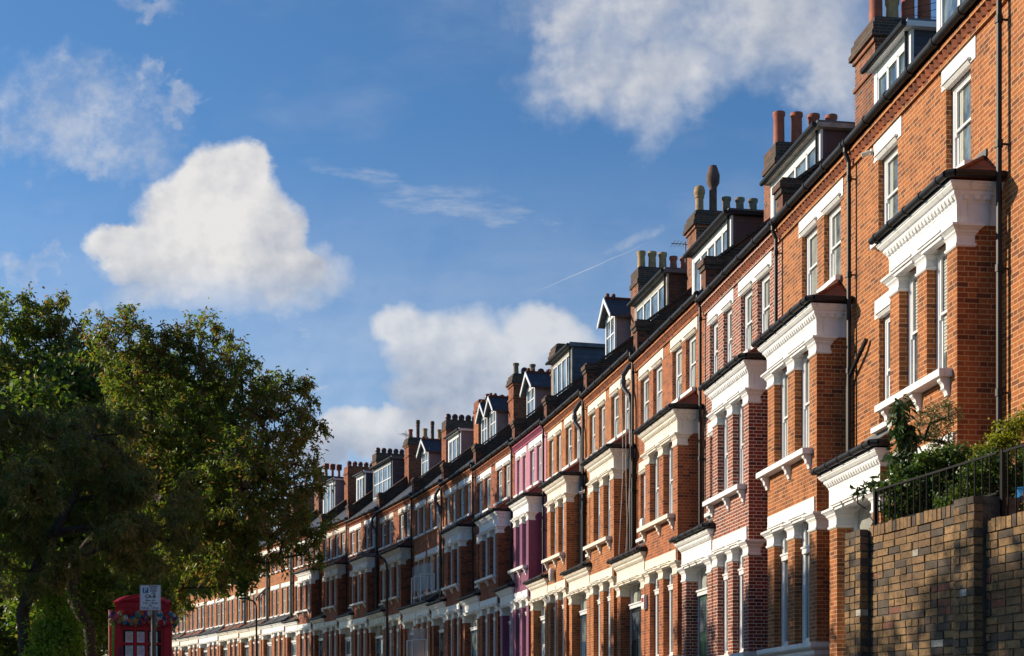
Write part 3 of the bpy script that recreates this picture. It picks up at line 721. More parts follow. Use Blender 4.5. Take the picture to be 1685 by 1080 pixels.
def downpipe(par, y, z0, z1, x=-.12, r=.042, mat='black'):
    m = MB(); m.pipe([(x - .07, y, z1), (x - .07, y, z1 - .12), (x, y, z1 - .3), (x, y, z0)], r)
    z = z1 - .6
    while z > z0 + .2:
        m.cyl((x, y, z - .05), (x, y, z + .05), r * 1.35); m.box(x, -.002, y - .012, y + .012, z - .012, z + .012); z -= 1.75
    m.build('downpipe', mat, par, True)

def house(name, idx, loc, rz, W, H, label, group):
    par = empty(name, loc, rz, label, 'house', group)
    far = H.get('far'); flat = H.get('flat'); sm = H['sm']; wm = H['wall']
    y0b = H.get('b0', .3); y1b = H.get('b1', .3 + W * .465)
    ops = []; wins = []
    big = H.get('big')
    if big is None:
        c0 = y0b + .30; c1 = min(y1b - .02, y0b + 2.75); ww = (c1 - c0 - .36 - .36) / 2
        big = [(c0 + .15, c0 + .15 + ww + .03), (c1 - .15 - ww - .03, c1 - .15)]; bl = [(c0, c1, [0, 1])]
    else: bl = H['bl']
    small = H.get('small')
    if small is None:
        s0 = y1b + .35; s1 = W - .3; sw = (s1 - s0 - .3 - .45) / 2
        small = [(s0 + .15, s0 + .15 + sw), (s1 - .15 - sw, s1 - .15)]; sl = [(s0, s1, [0, 1])]
    else: sl = H.get('sl', [])
    for (a, b) in big: ops.append((a, b, 8.33, 9.80)); wins.append((a, b, 8.33, 9.80))
    for (a, b) in small: ops.append((a, b, 8.33, 9.80)); wins.append((a, b, 8.33, 9.80))
    f1 = list(H.get('small1', small)); 
    for (a, b) in f1: ops.append((a, b, 5.10, 7.02)); wins.append((a, b, 5.10, 7.02))
    if far or flat:
        for (a, b) in big: ops.append((a, b, 5.10, 7.02)); wins.append((a, b, 5.10, 7.02))
    m = MB(); m.wall(0, 0, W, -OFF, 10.55, ops, .16)
    m.quad((0, 0, -OFF), (6.5, 0, -OFF), (6.5, 0, 10.55), (0, 0, 10.55)); m.quad((6.5, W, -OFF), (0, W, -OFF), (0, W, 10.55), (6.5, W, 10.55))
    m.quad((6.5, 0, -OFF), (6.5, W, -OFF), (6.5, W, 10.55), (6.5, 0, 10.55)); m.quad((0, 0, 10.55), (6.5, 0, 10.55), (6.5, W, 10.55), (0, W, 10.55))
    wo = m.build('wall', wm, par)
    for (a, b, c, d) in wins:
        window(par, .10, a, b, c, d, 'sash', sill=.03 if c < 6 or (far) else .03)
    for (a, b, ii) in bl: lintel(par, a, b, 9.79, 10.12, [big[i] for i in ii], sm)
    for (a, b, ii) in sl: lintel(par, a, b, 9.79, 10.12, [small[i] for i in ii], sm)
    for (a, b, ii) in H.get('sl1', sl): lintel(par, a, b, 7.02, 7.35, [f1[i] for i in ii], sm)
    if far or flat:
        for (a, b, ii) in bl: lintel(par, a, b, 7.02, 7.35, [big[i] for i in ii], sm)
    if not H.get('nobay'): bay(par, H, y0b, y1b, not (far or flat))
    if far or flat:
        cornice(par, y0b, y1b, 4.12, sm, False); hiproof(par, y0b, y1b, 4.43, 4.95, H.get('pt', 'tile_old'), hip=.25)
    if H.get('porch', True):
        p0, p1 = H.get('pp', (y1b + .06, W - .12)); porch(par, H, p0, p1)
    frieze_row(par, H, 0.01, W - .01)
    main_gutter(par, .02, W - .02)
    rf = main_roof(par, 0, W, H.get('slate', 'slate'))
    if H.get('parapet', True): parapet(rf, 0)
    downpipe(par, -.03, .2 if not far else 5.0, 10.45, x=-.13, mat=H.get('pipe', 'black'))
    d = H.get('dormer')
    if d:
        if d[0] == 'box': dormer_box(par, d[1], d[2], **d[3])
        elif d[0] == 'gable':
            for yc in d[1]: dormer_gable(par, yc, **d[2])
    c = H.get('chim')
    if c: chimney(par, W, *c[:2], **c[2])
    return par

# corner points measured on the bay line, distances in metres from the camera
YC = [20.30, 26.31, 30.47, 36.12, 42.69, 48.70, 54.26, 59.23, 65.86, 71.7, 77.4, 84.25, 90.34, 95.7, 101.2]
DZ = [0, .02, .03, .22, .48, .70, .87, 1.03, 1.29, 1.50, 1.71, 2.00, 2.23, 2.41]
HS = [
 dict(nm='A', wall='brick_orange', bay='brick_orange', sm='stucco', tooth='terracotta_dark', b0=.25, b1=2.75, pp=(3.15, 5.6), big=[(1.16, 2.04), (3.98, 4.86)], bl=[(.98, 2.18, [0]), (3.80, 5.05, [1])], small=[], small1=[(3.95, 4.83)], sl1=[(3.75, 5.0, [0])], door='door_white', parapet=False,
      dormer=('box', .5, 5.12, dict(n=6, ztop=13.2)), lab='orange brick terraced house nearest the right edge, behind the garden shrubs'),
 dict(wall='brick_orange', bay='brick_orange', sm='stucco', big=[(.72, 1.62), (2.0, 2.90)], bl=[(.58, 3.05, [0, 1])], small=[], small1=[], b0=.3, b1=3.2, porch=False,
      dormer=('box', .31, 2.02, dict(n=3, cheek='slate_blue', ztop=12.95)), chim=(14.75, ['tall', 'buff', 'tall', 'tall', None, 'rcowl', 'rcowl'], dict(x0=1.85, x1=4.4, sp=.36, hw=.56)), parapet=False, lab='narrow orange brick house with white dormer, second from the right'),
 dict(wall='brick_white_joint', bay='brick_white_joint', sm='stucco', door='door_green', dormer=('box', .88, 4.12, dict(n=4, cheek='rust', fascia='greyboard', ztop=13.05)),
      chim=(14.45, ['tall', 'tall', 'tall', 'tall', 'rcowl'], dict(sp=.46, x1=4.3, style=0)), lab='dark red brick house with bright white mortar joints and small-paned dormer'),
 dict(wall='brick_red', bay='brick_red', sm='stucco_cream', rt='tile', pt='tile', door='door_dark', dormer=('box', 1.52, 4.92, dict(n=5, cheek='rust', ztop=13.2, fascia='black')),
      chim=(14.92, ['cap', 'dark', 'grey', 'grey', 'grey'], dict(sp=.42, x1=4.1)), lab='red brick house with long five-light dormer and rusty dormer side'),
 dict(wall='brick_bright', bay='brick_bright', sm='stucco_cream', door='door_blue', frame='white', dormer=('box', .81, 4.3, dict(n=4, cheek='tile_old', fascia='lead', front='greyboard', ztop=13.26)),
      chim=(14.9, ['buff', 'buff', 'buff', 'red', 'red'], dict(sp=.38, x1=4.1, style=0)), lab='orange-red house with cables hanging down its bay and grey board dormer'),
 dict(wall='brick_bright', bay='brick_bright', sm='stucco_cream', pt='tile', door='door_white', dormer=('gable', [1.2], dict(wid=1.15, ztop=14.05)), lab='orange-red house with gabled dormer, just this side of the pink and purple house'),
 dict(wall='paint_pink', bay='paint_purple', sm='stucco', tooth='terracotta_pink', frame='white', door='door_white', dormer=('box', .7, 3.55, dict(n=4, cheek='slate_blue', fascia='lead', front='greyboard', ztop=13.65)),
      chim=(14.7, [], dict(x1=4.1)), lab='house painted pink above and purple on its bay'),
 dict(wall='brick_brown', bay='brick_brown', sm='stucco', door='door_blue', dormer=('gable', [1.73], dict(wid=1.24, ztop=13.85)),
      chim=(14.93, ['grey', 'cowl', 'grey', 'cowl', 'cowl'], dict(x1=4.1, sp=.4, mat='brick_brown')), lab='red-brown brick house with a gabled dormer, just beyond the purple house'),
 dict(wall='brick_red', bay='brick_brown', sm='stucco', door='door_dark', dormer=('gable', [1.25, 2.75], dict(wid=1.05, ztop=13.95)),
      chim=(14.8, [None, 'cowl', 'cowl', 'cowl', 'cowl'], dict(x1=4.2, style=0, mat='brick_red', cap='brick_brown')), lab='dark red brick house with two small gabled dormers side by side'),
 dict(wall='brick_red', bay='brick_red', sm='stucco', flat=True, door='door_dark', casement=True, dormer=('box', 1.03, 3.3, dict(n=3, cheek='mauve', ztop=13.4)),
      chim=(14.8, ['cowl'] * 5, dict(x1=4.1, style=0, sp=.38, mat='brick_brown')), lab='flat-fronted brick house with casement windows standing open'),
 dict(wall='brick_brown', bay='brick_brown', sm='stucco_worn', door='door_dark', dormer=('gable', [1.85], dict(wid=1.28, ztop=13.9)),
      chim=(15.0, ['red', 'slim', 'buff', 'slim', 'buff'], dict(x1=4.1, sp=.45, mat='brick_brown')), lab='brown brick house with gabled dormer in front of a stack with slim pots'),
 dict(wall='brick_brown', bay='brick_brown', sm='stucco', door='door_white', dormer=('box', 1.12, 5.1, dict(n=4, cheek='slate_blue', fascia='lead', front='lead', sashes=True, ztop=13.8)),
      chim=(14.96, ['cowl'] * 5, dict(x1=4.2, style=0, sp=.4)), lab='brown brick house with large slate box dormer of sash windows'),
 dict(wall='brick_brown', bay='brick_brown', sm='stucco_worn', door='door_dark', dormer=('box', .25, 2.0, dict(n=3, cheek='slate_blue', ztop=13.65)),
      chim=(14.86, ['rcowl'] * 5, dict(x1=4.2, style=0, sp=.4, mat='brick_brown', cap='brick_brown')), lab='brown brick house with small dormer near the top of the bend'),
 dict(wall='brick_brown', bay='brick_brown', sm='stucco', door='door_white', dormer=('box', .74, 3.16, dict(n=3, cheek='mauve', ztop=14.0)),
      chim=(15.0, ['red', 'louvre', 'louvre', 'louvre'], dict(x1=4.1, sp=.48, style=0)), lab='brown brick house with grey-cheeked dormer half hidden by tree leaves'),
]
G_NEAR = 'terraced houses with two-storey bays'
pts = [(PX(y), y) for y in YC]
origins = []
for i in range(14):
    (xa, ya), (xb, yb) = pts[i], pts[i + 1]
    dx, dy = xb - xa, yb - ya; L = math.hypot(dx, dy); sx, sy = dx / L, dy / L
    H = HS[i]; b0 = H.get('b0', .3)
    nb = HS[i + 1].get('b0', .3) if i < 13 else .3
    ox = xa - sx * b0 + sy * PROJ; oy = ya - sy * b0 - sx * PROJ
    W = L + b0 - nb
    rz = math.atan2(-sx, sy)
    H['W'] = W; origins.append((ox, oy, rz, W))
HOUSES = []
for i in range(14):
    ox, oy, rz, W = origins[i]; H = HS[i]
    HOUSES.append(house('terraced_house', i, (ox, oy, EYE - OFF + DZ[i]), rz, W, H, H['lab'], G_NEAR))
# far lit section round the bend: flat upper floors, continuous ground floor cornice
ox, oy, rz, W = origins[13]
cx, cy = ox - math.sin(rz) * W, oy + math.cos(rz) * W
far_lab = ['first sunlit house beyond the bend with grey mossy porch roof', 'second sunlit house beyond the bend, behind the curved street lamp',
           'third sunlit house beyond the bend with white cornice', 'fourth sunlit house beyond the bend with reddish porch roof',
           'fifth sunlit house beyond the bend under the hanging leaves', 'sixth sunlit house beyond the bend with grey porch roof',
           'seventh sunlit house beyond the bend beside the telephone box', 'eighth house beyond the bend, mostly hidden behind the telephone box',
           'ninth house beyond the bend hidden behind the big tree', 'tenth house beyond the bend at the far end of the row']
for k in range(10):
    a = math.atan(.50 + .012 * k); Wf = 5.75
    H = dict(wall='brick_bright', bay='brick_bright', sm='stucco_cream' if k % 3 else 'stucco', far=True, door=['door_white', 'door_dark', 'door_green', 'door_blue', 'door_white'][k % 5],
             pt=['slate', 'tile_old', 'tile', 'slate', 'tile', 'tile_old'][k % 6], b0=.15, pp=None, pipe='grey_pipe' if k in (2, 3) else 'black',
             dormer=('box', 1.2, 3.4, dict(n=3, cheek='slate_blue', ztop=13.5)) if k % 2 else None, chim=(14.8, ['red'] * 4, dict(x1=4.1, sp=.45, style=0)))
    H['pp'] = (.15 + Wf * .465 + .04, Wf - .1)
    HOUSES.append(house('terraced_house', 20 + k, (cx, cy, EYE - OFF + 2.55 + .05 * k), a, Wf, H, far_lab[k], 'sunlit terraced houses beyond the bend'))
    cx -= math.sin(a) * Wf; cy += math.cos(a) * Wf
# neighbour at the right edge, only its wall and one pipe show
ox, oy, rz, W = origins[0]
cx, cy = ox + math.sin(rz) * 5.9, oy - math.cos(rz) * 5.9
H = dict(wall='brick_orange', bay='brick_orange', sm='stucco', big=[(1.1, 1.9), (2.3, 3.1)], bl=[(.9, 3.3, [0, 1])], b0=.3, b1=2.9, parapet=False, pp=(3.0, 5.0), small=[], small1=[], porch=False,
         dormer=('box', .8, 4.6, dict(n=3)), door='door_dark')
HOUSES.append(house('terraced_house', 30, (cx, cy, EYE - OFF), rz, 5.9, H, 'orange brick house cut off by the right edge of the view', G_NEAR))
for kk, lb in ((2, 'orange brick house beside the camera, out of view to the right, added to block sky light'), (3, 'orange brick house behind the camera, out of view, added to block sky light')):  # terrace carried on unseen, added to keep sky light off the bay sides
    cx2, cy2 = ox + math.sin(rz) * 5.9 * kk, oy - math.cos(rz) * 5.9 * kk
    H2 = dict(H); H2['dormer'] = None; house('terraced_house', 30 + kk, (cx2, cy2, EYE - OFF - .2 * kk), rz, 5.9, H2, lb, G_NEAR)
#@@DETAILS
# ------------------------------------------------------------------ ground, road, pavement
def gz(y):
    return float(np.interp(y, [-60, 0, 20, 31, 42, 60, 100, 130, 400], [-.5, 0.0, 1.0, 1.03, 1.45, 2.0, 3.45, 4.0, 4.5]))
def ppt(y): return (PX(min(y, 98)) + (0 if y <= 98 else -(y - 98) * .52), y) if y > 8 else (PX(8) + (8 - y) * .07, y)
def strip(name, mat, off0, off1, dz, y0=-40, y1=150, z1=None):
    m = MB(0); ys = [y0 + (y1 - y0) * i / 60 for i in range(61)]; P = []
    for y in ys:
        a = ppt(y - .5); b = ppt(y + .5); d = Vector((b[0] - a[0], b[1] - a[1])).normalized(); n = Vector((-d.y, d.x)); c = ppt(y)
        P.append(((c[0] + n.x * off0, c[1] + n.y * off0, gz(y) + dz), (c[0] + n.x * off1, c[1] + n.y * off1, gz(y) + dz)))
    for (a, b), (c, d) in zip(P[:-1], P[1:]):
        m.quad(a, c, d, b)
        if z1 is not None:
            for q0, q1 in ((a, c), (b, d)):
                m.quad(q0, q1, (q1[0], q1[1], q1[2] - z1), (q0[0], q0[1], q0[2] - z1))
    o = m.build(name, mat); o['kind'] = 'structure'; return o
gm = MB(0); gy = [-80, -40, 0, 10, 20, 31, 42, 60, 80, 100, 130, 200, 400]; gxs = [-400, -60, -30, -10, 10, 30, 400]
for a, b in zip(gy[:-1], gy[1:]):
    for c, d in zip(gxs[:-1], gxs[1:]):
        gm.quad((c, a, gz(a) - .02), (d, a, gz(a) - .02), (d, b, gz(b) - .02), (c, b, gz(b) - .02))
g = gm.build('ground', 'grass'); g['kind'] = 'structure'
strip('pavement', 'paving', 3.2, 5.4, .12, z1=.2); strip('kerb', 'kerb', 5.4, 5.55, .125, z1=.2)
strip('road', 'asphalt', 5.55, 12.5, .004)
strip('road_marking', 'paint_line', 5.75, 5.85, .010); strip('far_kerb', 'kerb', 12.5, 12.65, .125, z1=.2); strip('far_pavement', 'paving', 12.65, 15.2, .12, z1=.2)

def W3(px, py, Y): return ((px - 842.5) / 2350 * Y, Y, EYE + (1185 - py) / 2350 * Y)

# ------------------------------------------------------------------ trees and shrubs
def leaf_mesh(name, pos, dirs, ln, wd, mat, parent, droop=.25, r_=rng):
    n = len(pos)
    d = dirs / (np.linalg.norm(dirs, axis=1, keepdims=True) + 1e-6)
    up = r_.normal(size=(n, 3)); side = np.cross(d, up); side /= (np.linalg.norm(side, axis=1, keepdims=True) + 1e-6)
    L = (ln * r_.uniform(.65, 1.25, n))[:, None]; Wd = (wd * r_.uniform(.7, 1.2, n))[:, None]
    nz = np.cross(side, d)
    a = pos; b = pos + d * L * .45 + side * Wd * .5 + nz * Wd * .12; c = pos + d * L + np.array([0, 0, -1]) * L * droop * .5; e = pos + d * L * .45 - side * Wd * .5 + nz * Wd * .12
    v = np.stack([a, b, c, e], 1).reshape(-1, 3).astype(np.float32)
    me = bpy.data.meshes.new(name); me.vertices.add(4 * n); me.vertices.foreach_set('co', v.ravel())
    me.loops.add(4 * n); me.loops.foreach_set('vertex_index', np.arange(4 * n, dtype=np.int32))
    me.polygons.add(n); me.polygons.foreach_set('loop_start', np.arange(0, 4 * n, 4, dtype=np.int32)); me.polygons.foreach_set('loop_total', np.full(n, 4, np.int32))
    me.materials.append(M[mat]); me.update(calc_edges=True)
    o = bpy.data.objects.new(name, me); C.objects.link(o); o.parent = parent
    return o
def tree(name, base, trunk, clumps, n_tw, n_leaf, ln, wd, mat, label, cat='tree', group=None, bark='bark', r_tip=.004, seed=1, spread=.13, twig=.5, droop=.25, hang=0.0, shell=.55, step=.35, power=2.3, wild=.12, crown_name='crown'):
    rr = np.random.default_rng(seed)
    root = empty(name, base, 0, label, cat, group); B0 = np.array(base)
    pos = [np.array(p, float) - B0 for p in trunk]; par = [-1] + list(range(len(trunk) - 1))
    # refine trunk
    P = [pos[0]]; Q = [-1]
    for i in range(1, len(pos)):
        k = max(1, int(np.linalg.norm(pos[i] - pos[i - 1]) / step))
        for j in range(1, k + 1): P.append(pos[i - 1] + (pos[i] - pos[i - 1]) * j / k + rr.normal(size=3) * .015); Q.append(len(P) - 2)
    nT = len(P)
    cl = [(np.array(W3(c[0], c[1], c[2]) if len(c) < 7 else c[:3]) - B0, (c[3] if len(c) < 7 else c[3])) for c in clumps]
    rad = [c[1] if isinstance(c[1], (list, tuple)) else (c[1],) * 3 for c in cl]
    def connect(tgt, jit=.06, near=None):
        A = np.array(P[:len(P)]); d = np.linalg.norm(A - tgt, axis=1)
        d = d + .35 * np.maximum(0, A[:, 2] - tgt[2])
        if near is not None: d = d + near
        i = int(np.argmin(d)); a = P[i]; L = np.linalg.norm(tgt - a); k = max(1, int(L / step)); last = i
        bend = rr.normal(size=3) * L * .10
        for j in range(1, k + 1):
            s_ = j / k; p = a + (tgt - a) * s_ + bend * math.sin(math.pi * s_) + (rr.normal(size=3) * jit * .5 if j < k else 0)
            P.append(p); Q.append(last); last = len(P) - 1
        return last
    order = sorted(range(len(cl)), key=lambda i: np.linalg.norm(cl[i][0] - P[nT - 1]))
    for i in order: connect(cl[i][0] - np.array([0, 0, rad[i][2] * .3]))
    vol = np.array([r[0] * r[1] * r[2] for r in rad]) ** .8; vol /= vol.sum()
    tg = []
    for i in range(len(cl)):
        k = max(4, int(n_tw * vol[i])); u = rr.normal(size=(k, 3)); u /= np.linalg.norm(u, axis=1, keepdims=True)
        s_ = rr.uniform(0, 1, k) ** (1 / 3) * (1 - shell) + shell * rr.uniform(.75, 1.12, k) ** 1
        s_ = np.clip(s_ + rr.normal(size=k) * wild, .1, 1.5)
        tg += [(s_[j], cl[i][0] + u[j] * s_[j] * np.array(rad[i])) for j in range(k)]
    tg.sort(key=lambda q: q[0] + rr.uniform(0, .15))
    tips = []
    for s_, p in tg: tips.append(connect(p))
    P_ = np.array(P); n = len(P); cnt = np.zeros(n)
    for i in tips: cnt[i] += 1
    for i in range(n - 1, 0, -1):
        if cnt[i] == 0: cnt[i] = .5
        cnt[Q[i]] += cnt[i]
    r_ = r_tip * np.maximum(cnt, 1) ** (1 / power)
    m = MB(0)
    for i in range(1, n):
        if i < nT: continue
        q = Q[i]; m.cyl(P[q], P[i], min(r_[q], r_[i] * 1.6), r_[i], 6 if r_[i] > .02 else 3, cap=False)
    for i in range(1, nT): m.cyl(P[Q[i]], P[i] + (P[i] - P[Q[i]]) * .06, r_[Q[i]] * (1.25 if Q[i] == 0 else 1), r_[i], 12, cap=False)
    m.build('trunk', bark, root, True)
    thin = np.where(r_ < r_tip * 3.2)[0]; thin = thin[thin >= nT]
    ti = rr.choice(thin, n_leaf); par_ = np.array(Q)[ti]
    f = rr.uniform(0, 1, n_leaf)[:, None]
    seg = P_[ti] - P_[par_]; pos = P_[par_] + seg * f + rr.normal(size=(n_leaf, 3)) * spread * rr.uniform(.2, 1, (n_leaf, 1))
    dr = rr.normal(size=(n_leaf, 3)) * .8 + seg / (np.linalg.norm(seg, axis=1, keepdims=True) + 1e-5) * .7 + np.array([0, 0, -hang])
    leaf_mesh(crown_name, pos, dr, ln, wd, mat, root, droop, rr)
    return root
TR_Y = 30.0
def cl_px(lst, Y, sc=1.0):
    out = []
    for (x, y, r, *o) in lst:
        YY = Y + (o[0] if o else 0); m_ = r * YY / 2350 * sc; out.append((x, y, YY, (m_, m_ * 1.05, m_)))
    return out
b1 = W3(148, 1200, 30); b1 = (b1[0], b1[1], gz(30))
tree('cherry_tree', b1, [b1, W3(150, 1072, 30), W3(147, 1035, 30), W3(128, 1004, 30), W3(114, 978, 30.1), W3(124, 925, 30.4), W3(170, 870, 30.8), W3(235, 820, 31)],
     cl_px([(200, 590, 75), (170, 540, 35), (215, 530, 30), (255, 590, 60), (300, 575, 50), (335, 545, 42), (350, 600, 60), (385, 590, 40, -1), (400, 650, 65), (440, 640, 45, 1), (480, 660, 48), (500, 640, 25), (500, 710, 42, 1), (440, 720, 75), (330, 680, 90, 1), (250, 690, 90), (400, 780, 85, -1), (470, 790, 60), (505, 770, 30, 1), (485, 850, 48, -.5), (520, 880, 28), (500, 905, 28, .5), (440, 870, 70, 1), (400, 905, 50), (350, 830, 90), (345, 920, 45, -1), (365, 960, 22), (310, 890, 70), (270, 800, 90), (320, 760, 90, 1.5), (440, 920, 30), (300, 960, 30), (540, 860, 18), (533, 925, 17), (515, 655, 18), (532, 700, 14), (525, 800, 22), (300, 1000, 16)], 30, .88),
     2600, 64000, .108, .042, 'leaf_cherry', 'large dark cherry tree whose crown reaches right over the far houses', seed=3, droop=.4, hang=.35, spread=.085, wild=.22)
b2 = W3(95, 1200, 34); b2 = (b2[0], b2[1], gz(34))
tree('cherry_tree', b2, [b2, W3(90, 1000, 34), W3(95, 850, 34), W3(80, 760, 34)],
     cl_px([(60, 530, 50), (95, 500, 24), (30, 520, 40), (110, 550, 40), (60, 600, 90), (-20, 580, 100), (125, 620, 70), (20, 680, 110), (110, 700, 100), (175, 660, 60), (60, 780, 110), (160, 760, 80), (-60, 700, 110), (150, 840, 80)], 34),
     2300, 48000, .13, .055, 'leaf_cherry', 'tall cherry tree behind at the left edge, its top standing against the sky', seed=5, droop=.4, hang=.3, spread=.09, wild=.2)
b3 = W3(32, 1200, 27); b3 = (b3[0], b3[1], gz(27))
fcl = [(30, 720, 70), (100, 740, 80, 1), (170, 770, 80), (60, 820, 90, -1), (150, 850, 90), (240, 830, 75), (230, 900, 60, -1), (110, 920, 55, -1), (20, 880, 70), (-40, 800, 90), (280, 880, 55), (190, 920, 45), (265, 930, 35), (60, 960, 30), (10, 950, 35, -1), (310, 820, 50), (190, 700, 50)]
fr_ = random.Random(4); fsub = []
for q in fcl:
    for _ in range(4): fsub.append((q[0] + fr_.uniform(-.62, .62) * q[2], q[1] + fr_.uniform(-.62, .62) * q[2], q[2] * fr_.uniform(.28, .48), (q[3] if len(q) > 3 else 0) + fr_.uniform(-1, 1)))
tree('feathery_evergreen', b3, [b3, W3(40, 1080, 27), W3(38, 1010, 27), W3(60, 940, 27), W3(90, 880, 27), W3(120, 820, 27.3)],
     cl_px(fsub, 27),
     2600, 95000, .105, .019, 'leaf_yew', 'dull green feathery evergreen drooping above the red telephone box', 'tree', seed=8, bark='bark_dark', droop=.6, hang=.45, spread=.07, wild=.25)
# small cut limb of the dark trunk
b4 = W3(85, 1200, 26.5); b4 = (b4[0], b4[1], gz(26))
tree('bush', b4, [b4, W3(80, 1120, 26.5), W3(78, 1060, 26.5)], cl_px([(80, 1045, 26), (92, 1010, 26), (100, 1080, 34), (70, 1085, 25), (112, 1040, 22), (95, 980, 18)], 26.5), 350, 9000, .09, .035, 'leaf_bright', 'bright yellow-green sunlit bush between the two dark trunks', 'bush', seed=9, hang=.2)
b5 = W3(0, 1200, 36); b5 = (b5[0], b5[1], gz(36))
tree('hedge_bush', b5, [b5, W3(20, 1120, 36)], cl_px([(-40, 1010, 70), (20, 1040, 60), (70, 1060, 60), (130, 1070, 50), (60, 980, 60), (150, 1010, 40), (-20, 930, 60), (200, 960, 60), (250, 990, 60, 3)], 36), 900, 30000, .14, .07, 'leaf_far', 'dense dark hedge behind the trunks at the left', 'hedge', seed=10)
# street trees further along the far pavement; most shade the houses, the last ones, unseen, are added to block sky light
st = [(-14.2, 46, 10.4, 3.2), (-14.6, 55, 10.6, 3.4), (-15.8, 64, 14.8, 4.3), (-18.0, 72, 18.2, 5.0), (-20.8, 80, 18.8, 5.0), (-24.0, 88, 18.8, 5.0), (-27.8, 96, 17.8, 4.6), (-12.8, 39, 10.0, 3.0), (-10.6, 33.5, 9.2, 2.6), (-12.6, 27.5, 9.2, 2.7), (-9.3, 15.6, 7.6, 2.2), (-9.8, 19.8, 8.4, 2.4), (-11.5, 8.0, 9.5, 3.2), (-11.5, 0.0, 9.5, 3.4), (-8.0, -9.0, 9.5, 3.6), (1.0, -12.0, 9.5, 3.6)]
stl = ['first street tree behind the cherry tree, lower than the rest', 'second low street tree behind the cherry tree', 'third street tree behind the cherry tree', 'fourth street tree behind the cherry tree', 'fifth and widest street tree behind the cherry tree', 'sixth street tree behind the cherry tree', 'farthest street tree behind the cherry tree before the bend', 'small round street tree close behind the cherry trees', 'small street tree tucked between the two cherry trees', 'street tree standing just outside the left edge', 'street tree beside the camera, opposite the garden wall', 'street tree beside the camera, opposite the shrubs', 'street tree out of view to the left of the camera, added to block low sky', 'street tree out of view level with the camera, added to block low sky', 'street tree out of view behind and left of the camera, added to block low sky', 'street tree out of view right behind the camera, added to block low sky']
for i, (x, y, h, r) in enumerate(st):
    g0 = gz(y); zt = EYE + h
    cls = []
    rr = random.Random(i)
    nk = 30 if r > 4 else 20
    zb = EYE + {64: 6.9, 72: 7.8, 80: 8.7, 88: 9.5, 96: 10.4, 55: 5.5}.get(y, 0) if y > 50 else g0 + 3.0
    lf = .26 if y > 42 else .15; nl_ = 48000 if r > 4 else (26000 if y > 42 else (36000 if y > 25 else 16000)) if y > 12 else 14000
    lf = .3 if y < 12 else lf
    for k in range(nk):
        a = k * 2.4 + rr.uniform(-.4, .4); q = rr.uniform(.15, .72) * r * (1 if k < nk * .8 else .6); zz = zb + (zt - zb - 1.0) * (k + .5) / nk
        cls.append((x + q * math.cos(a), y + q * math.sin(a), zz, (r * .42, r * .42, r * .36), 0, 0, 0))
    tree('street_tree', (x, y, g0), [(x, y, g0), (x + .1, y, g0 + 2), (x, y + .1, g0 + 4), (x, y, g0 + (zt - g0) * .6)], cls, 900, nl_, lf, lf * .6, 'leaf_far', stl[i], 'tree', 'street trees across the road', seed=20 + i, spread=.25, r_tip=.008)
# ------------------------------------------------------------------ front garden wall, railing, shrubs
A_W = math.atan(.26); 
def gw(par_off, Y): return 7.5  # documentation of the wall line X = 7.5 - .26 Y
gwall = empty('garden_wall', (7.5 - .26 * 15.05, 15.05, gz(15)), A_W, 'yellow stock brick garden wall with piers at the right foreground', 'wall')
wz = EYE - gz(15)
def yl(Y): return (Y - 15.05) / math.cos(A_W)        # distance along the wall, negative towards the camera
m = MB(0); t_ = .34
def unit_mat():
    m, t, b = new_mat('yellow_stock_unit'); ge = t.n('ShaderNodeNewGeometry'); r = ge.outputs['Random Per Island']
    wn_ = t.n('ShaderNodeTexWhiteNoise'); wn_.noise_dimensions = '1D'; t.put(wn_.inputs['W'], t.m('MULTIPLY', r, 531.0)); r2 = wn_.outputs[0]
    pos = ge.outputs['Position']
    col = t.mix(r, (.34, .205, .088), (.21, .125, .062)); col = t.mix(t.m('LESS_THAN', r2, .16), col, (.10, .075, .055)); col = t.mix(t.m('GREATER_THAN', r2, .975), col, (.5, .46, .40))
    col = t.mix(t.m('COMPARE', r2, .5, .04), col, (.22, .09, .055))
    g1 = t.noise(pos, 24, 5, .7).outputs[0]; g2 = t.noise(pos, 90, 3, .6).outputs[0]; g3 = t.noise(pos, 1.6, 5, .6).outputs[0]
    col = t.mix(t.m('MULTIPLY', t.ramp(g1, .45, .68), .7), col, (.055, .045, .035)); col = t.mix(t.m('MULTIPLY', t.ramp(g2, .5, .8), .4), col, (.08, .06, .045))
    col = t.mix(t.m('MULTIPLY', t.ramp(g3, .42, .68), .65), col, t.mix(1.0, col, (.42, .40, .38), 'MULTIPLY'))
    t.put(b.inputs['Base Color'], col); b.inputs['Roughness'].default_value = .9
    bp = t.n('ShaderNodeBump'); bp.inputs['Strength'].default_value = .9; bp.inputs['Distance'].default_value = .006
    t.put(bp.inputs['Height'], t.m('ADD', g1, t.m('MULTIPLY', g2, .5))); t.put(b.inputs['Normal'], bp.outputs[0]); return m
M['stock_unit'] = unit_mat(); M['wall_mortar'] = plain('wall_mortar', (.13, .115, .095), .95, .3, 12, bump=.6)
wr_ = random.Random(12)
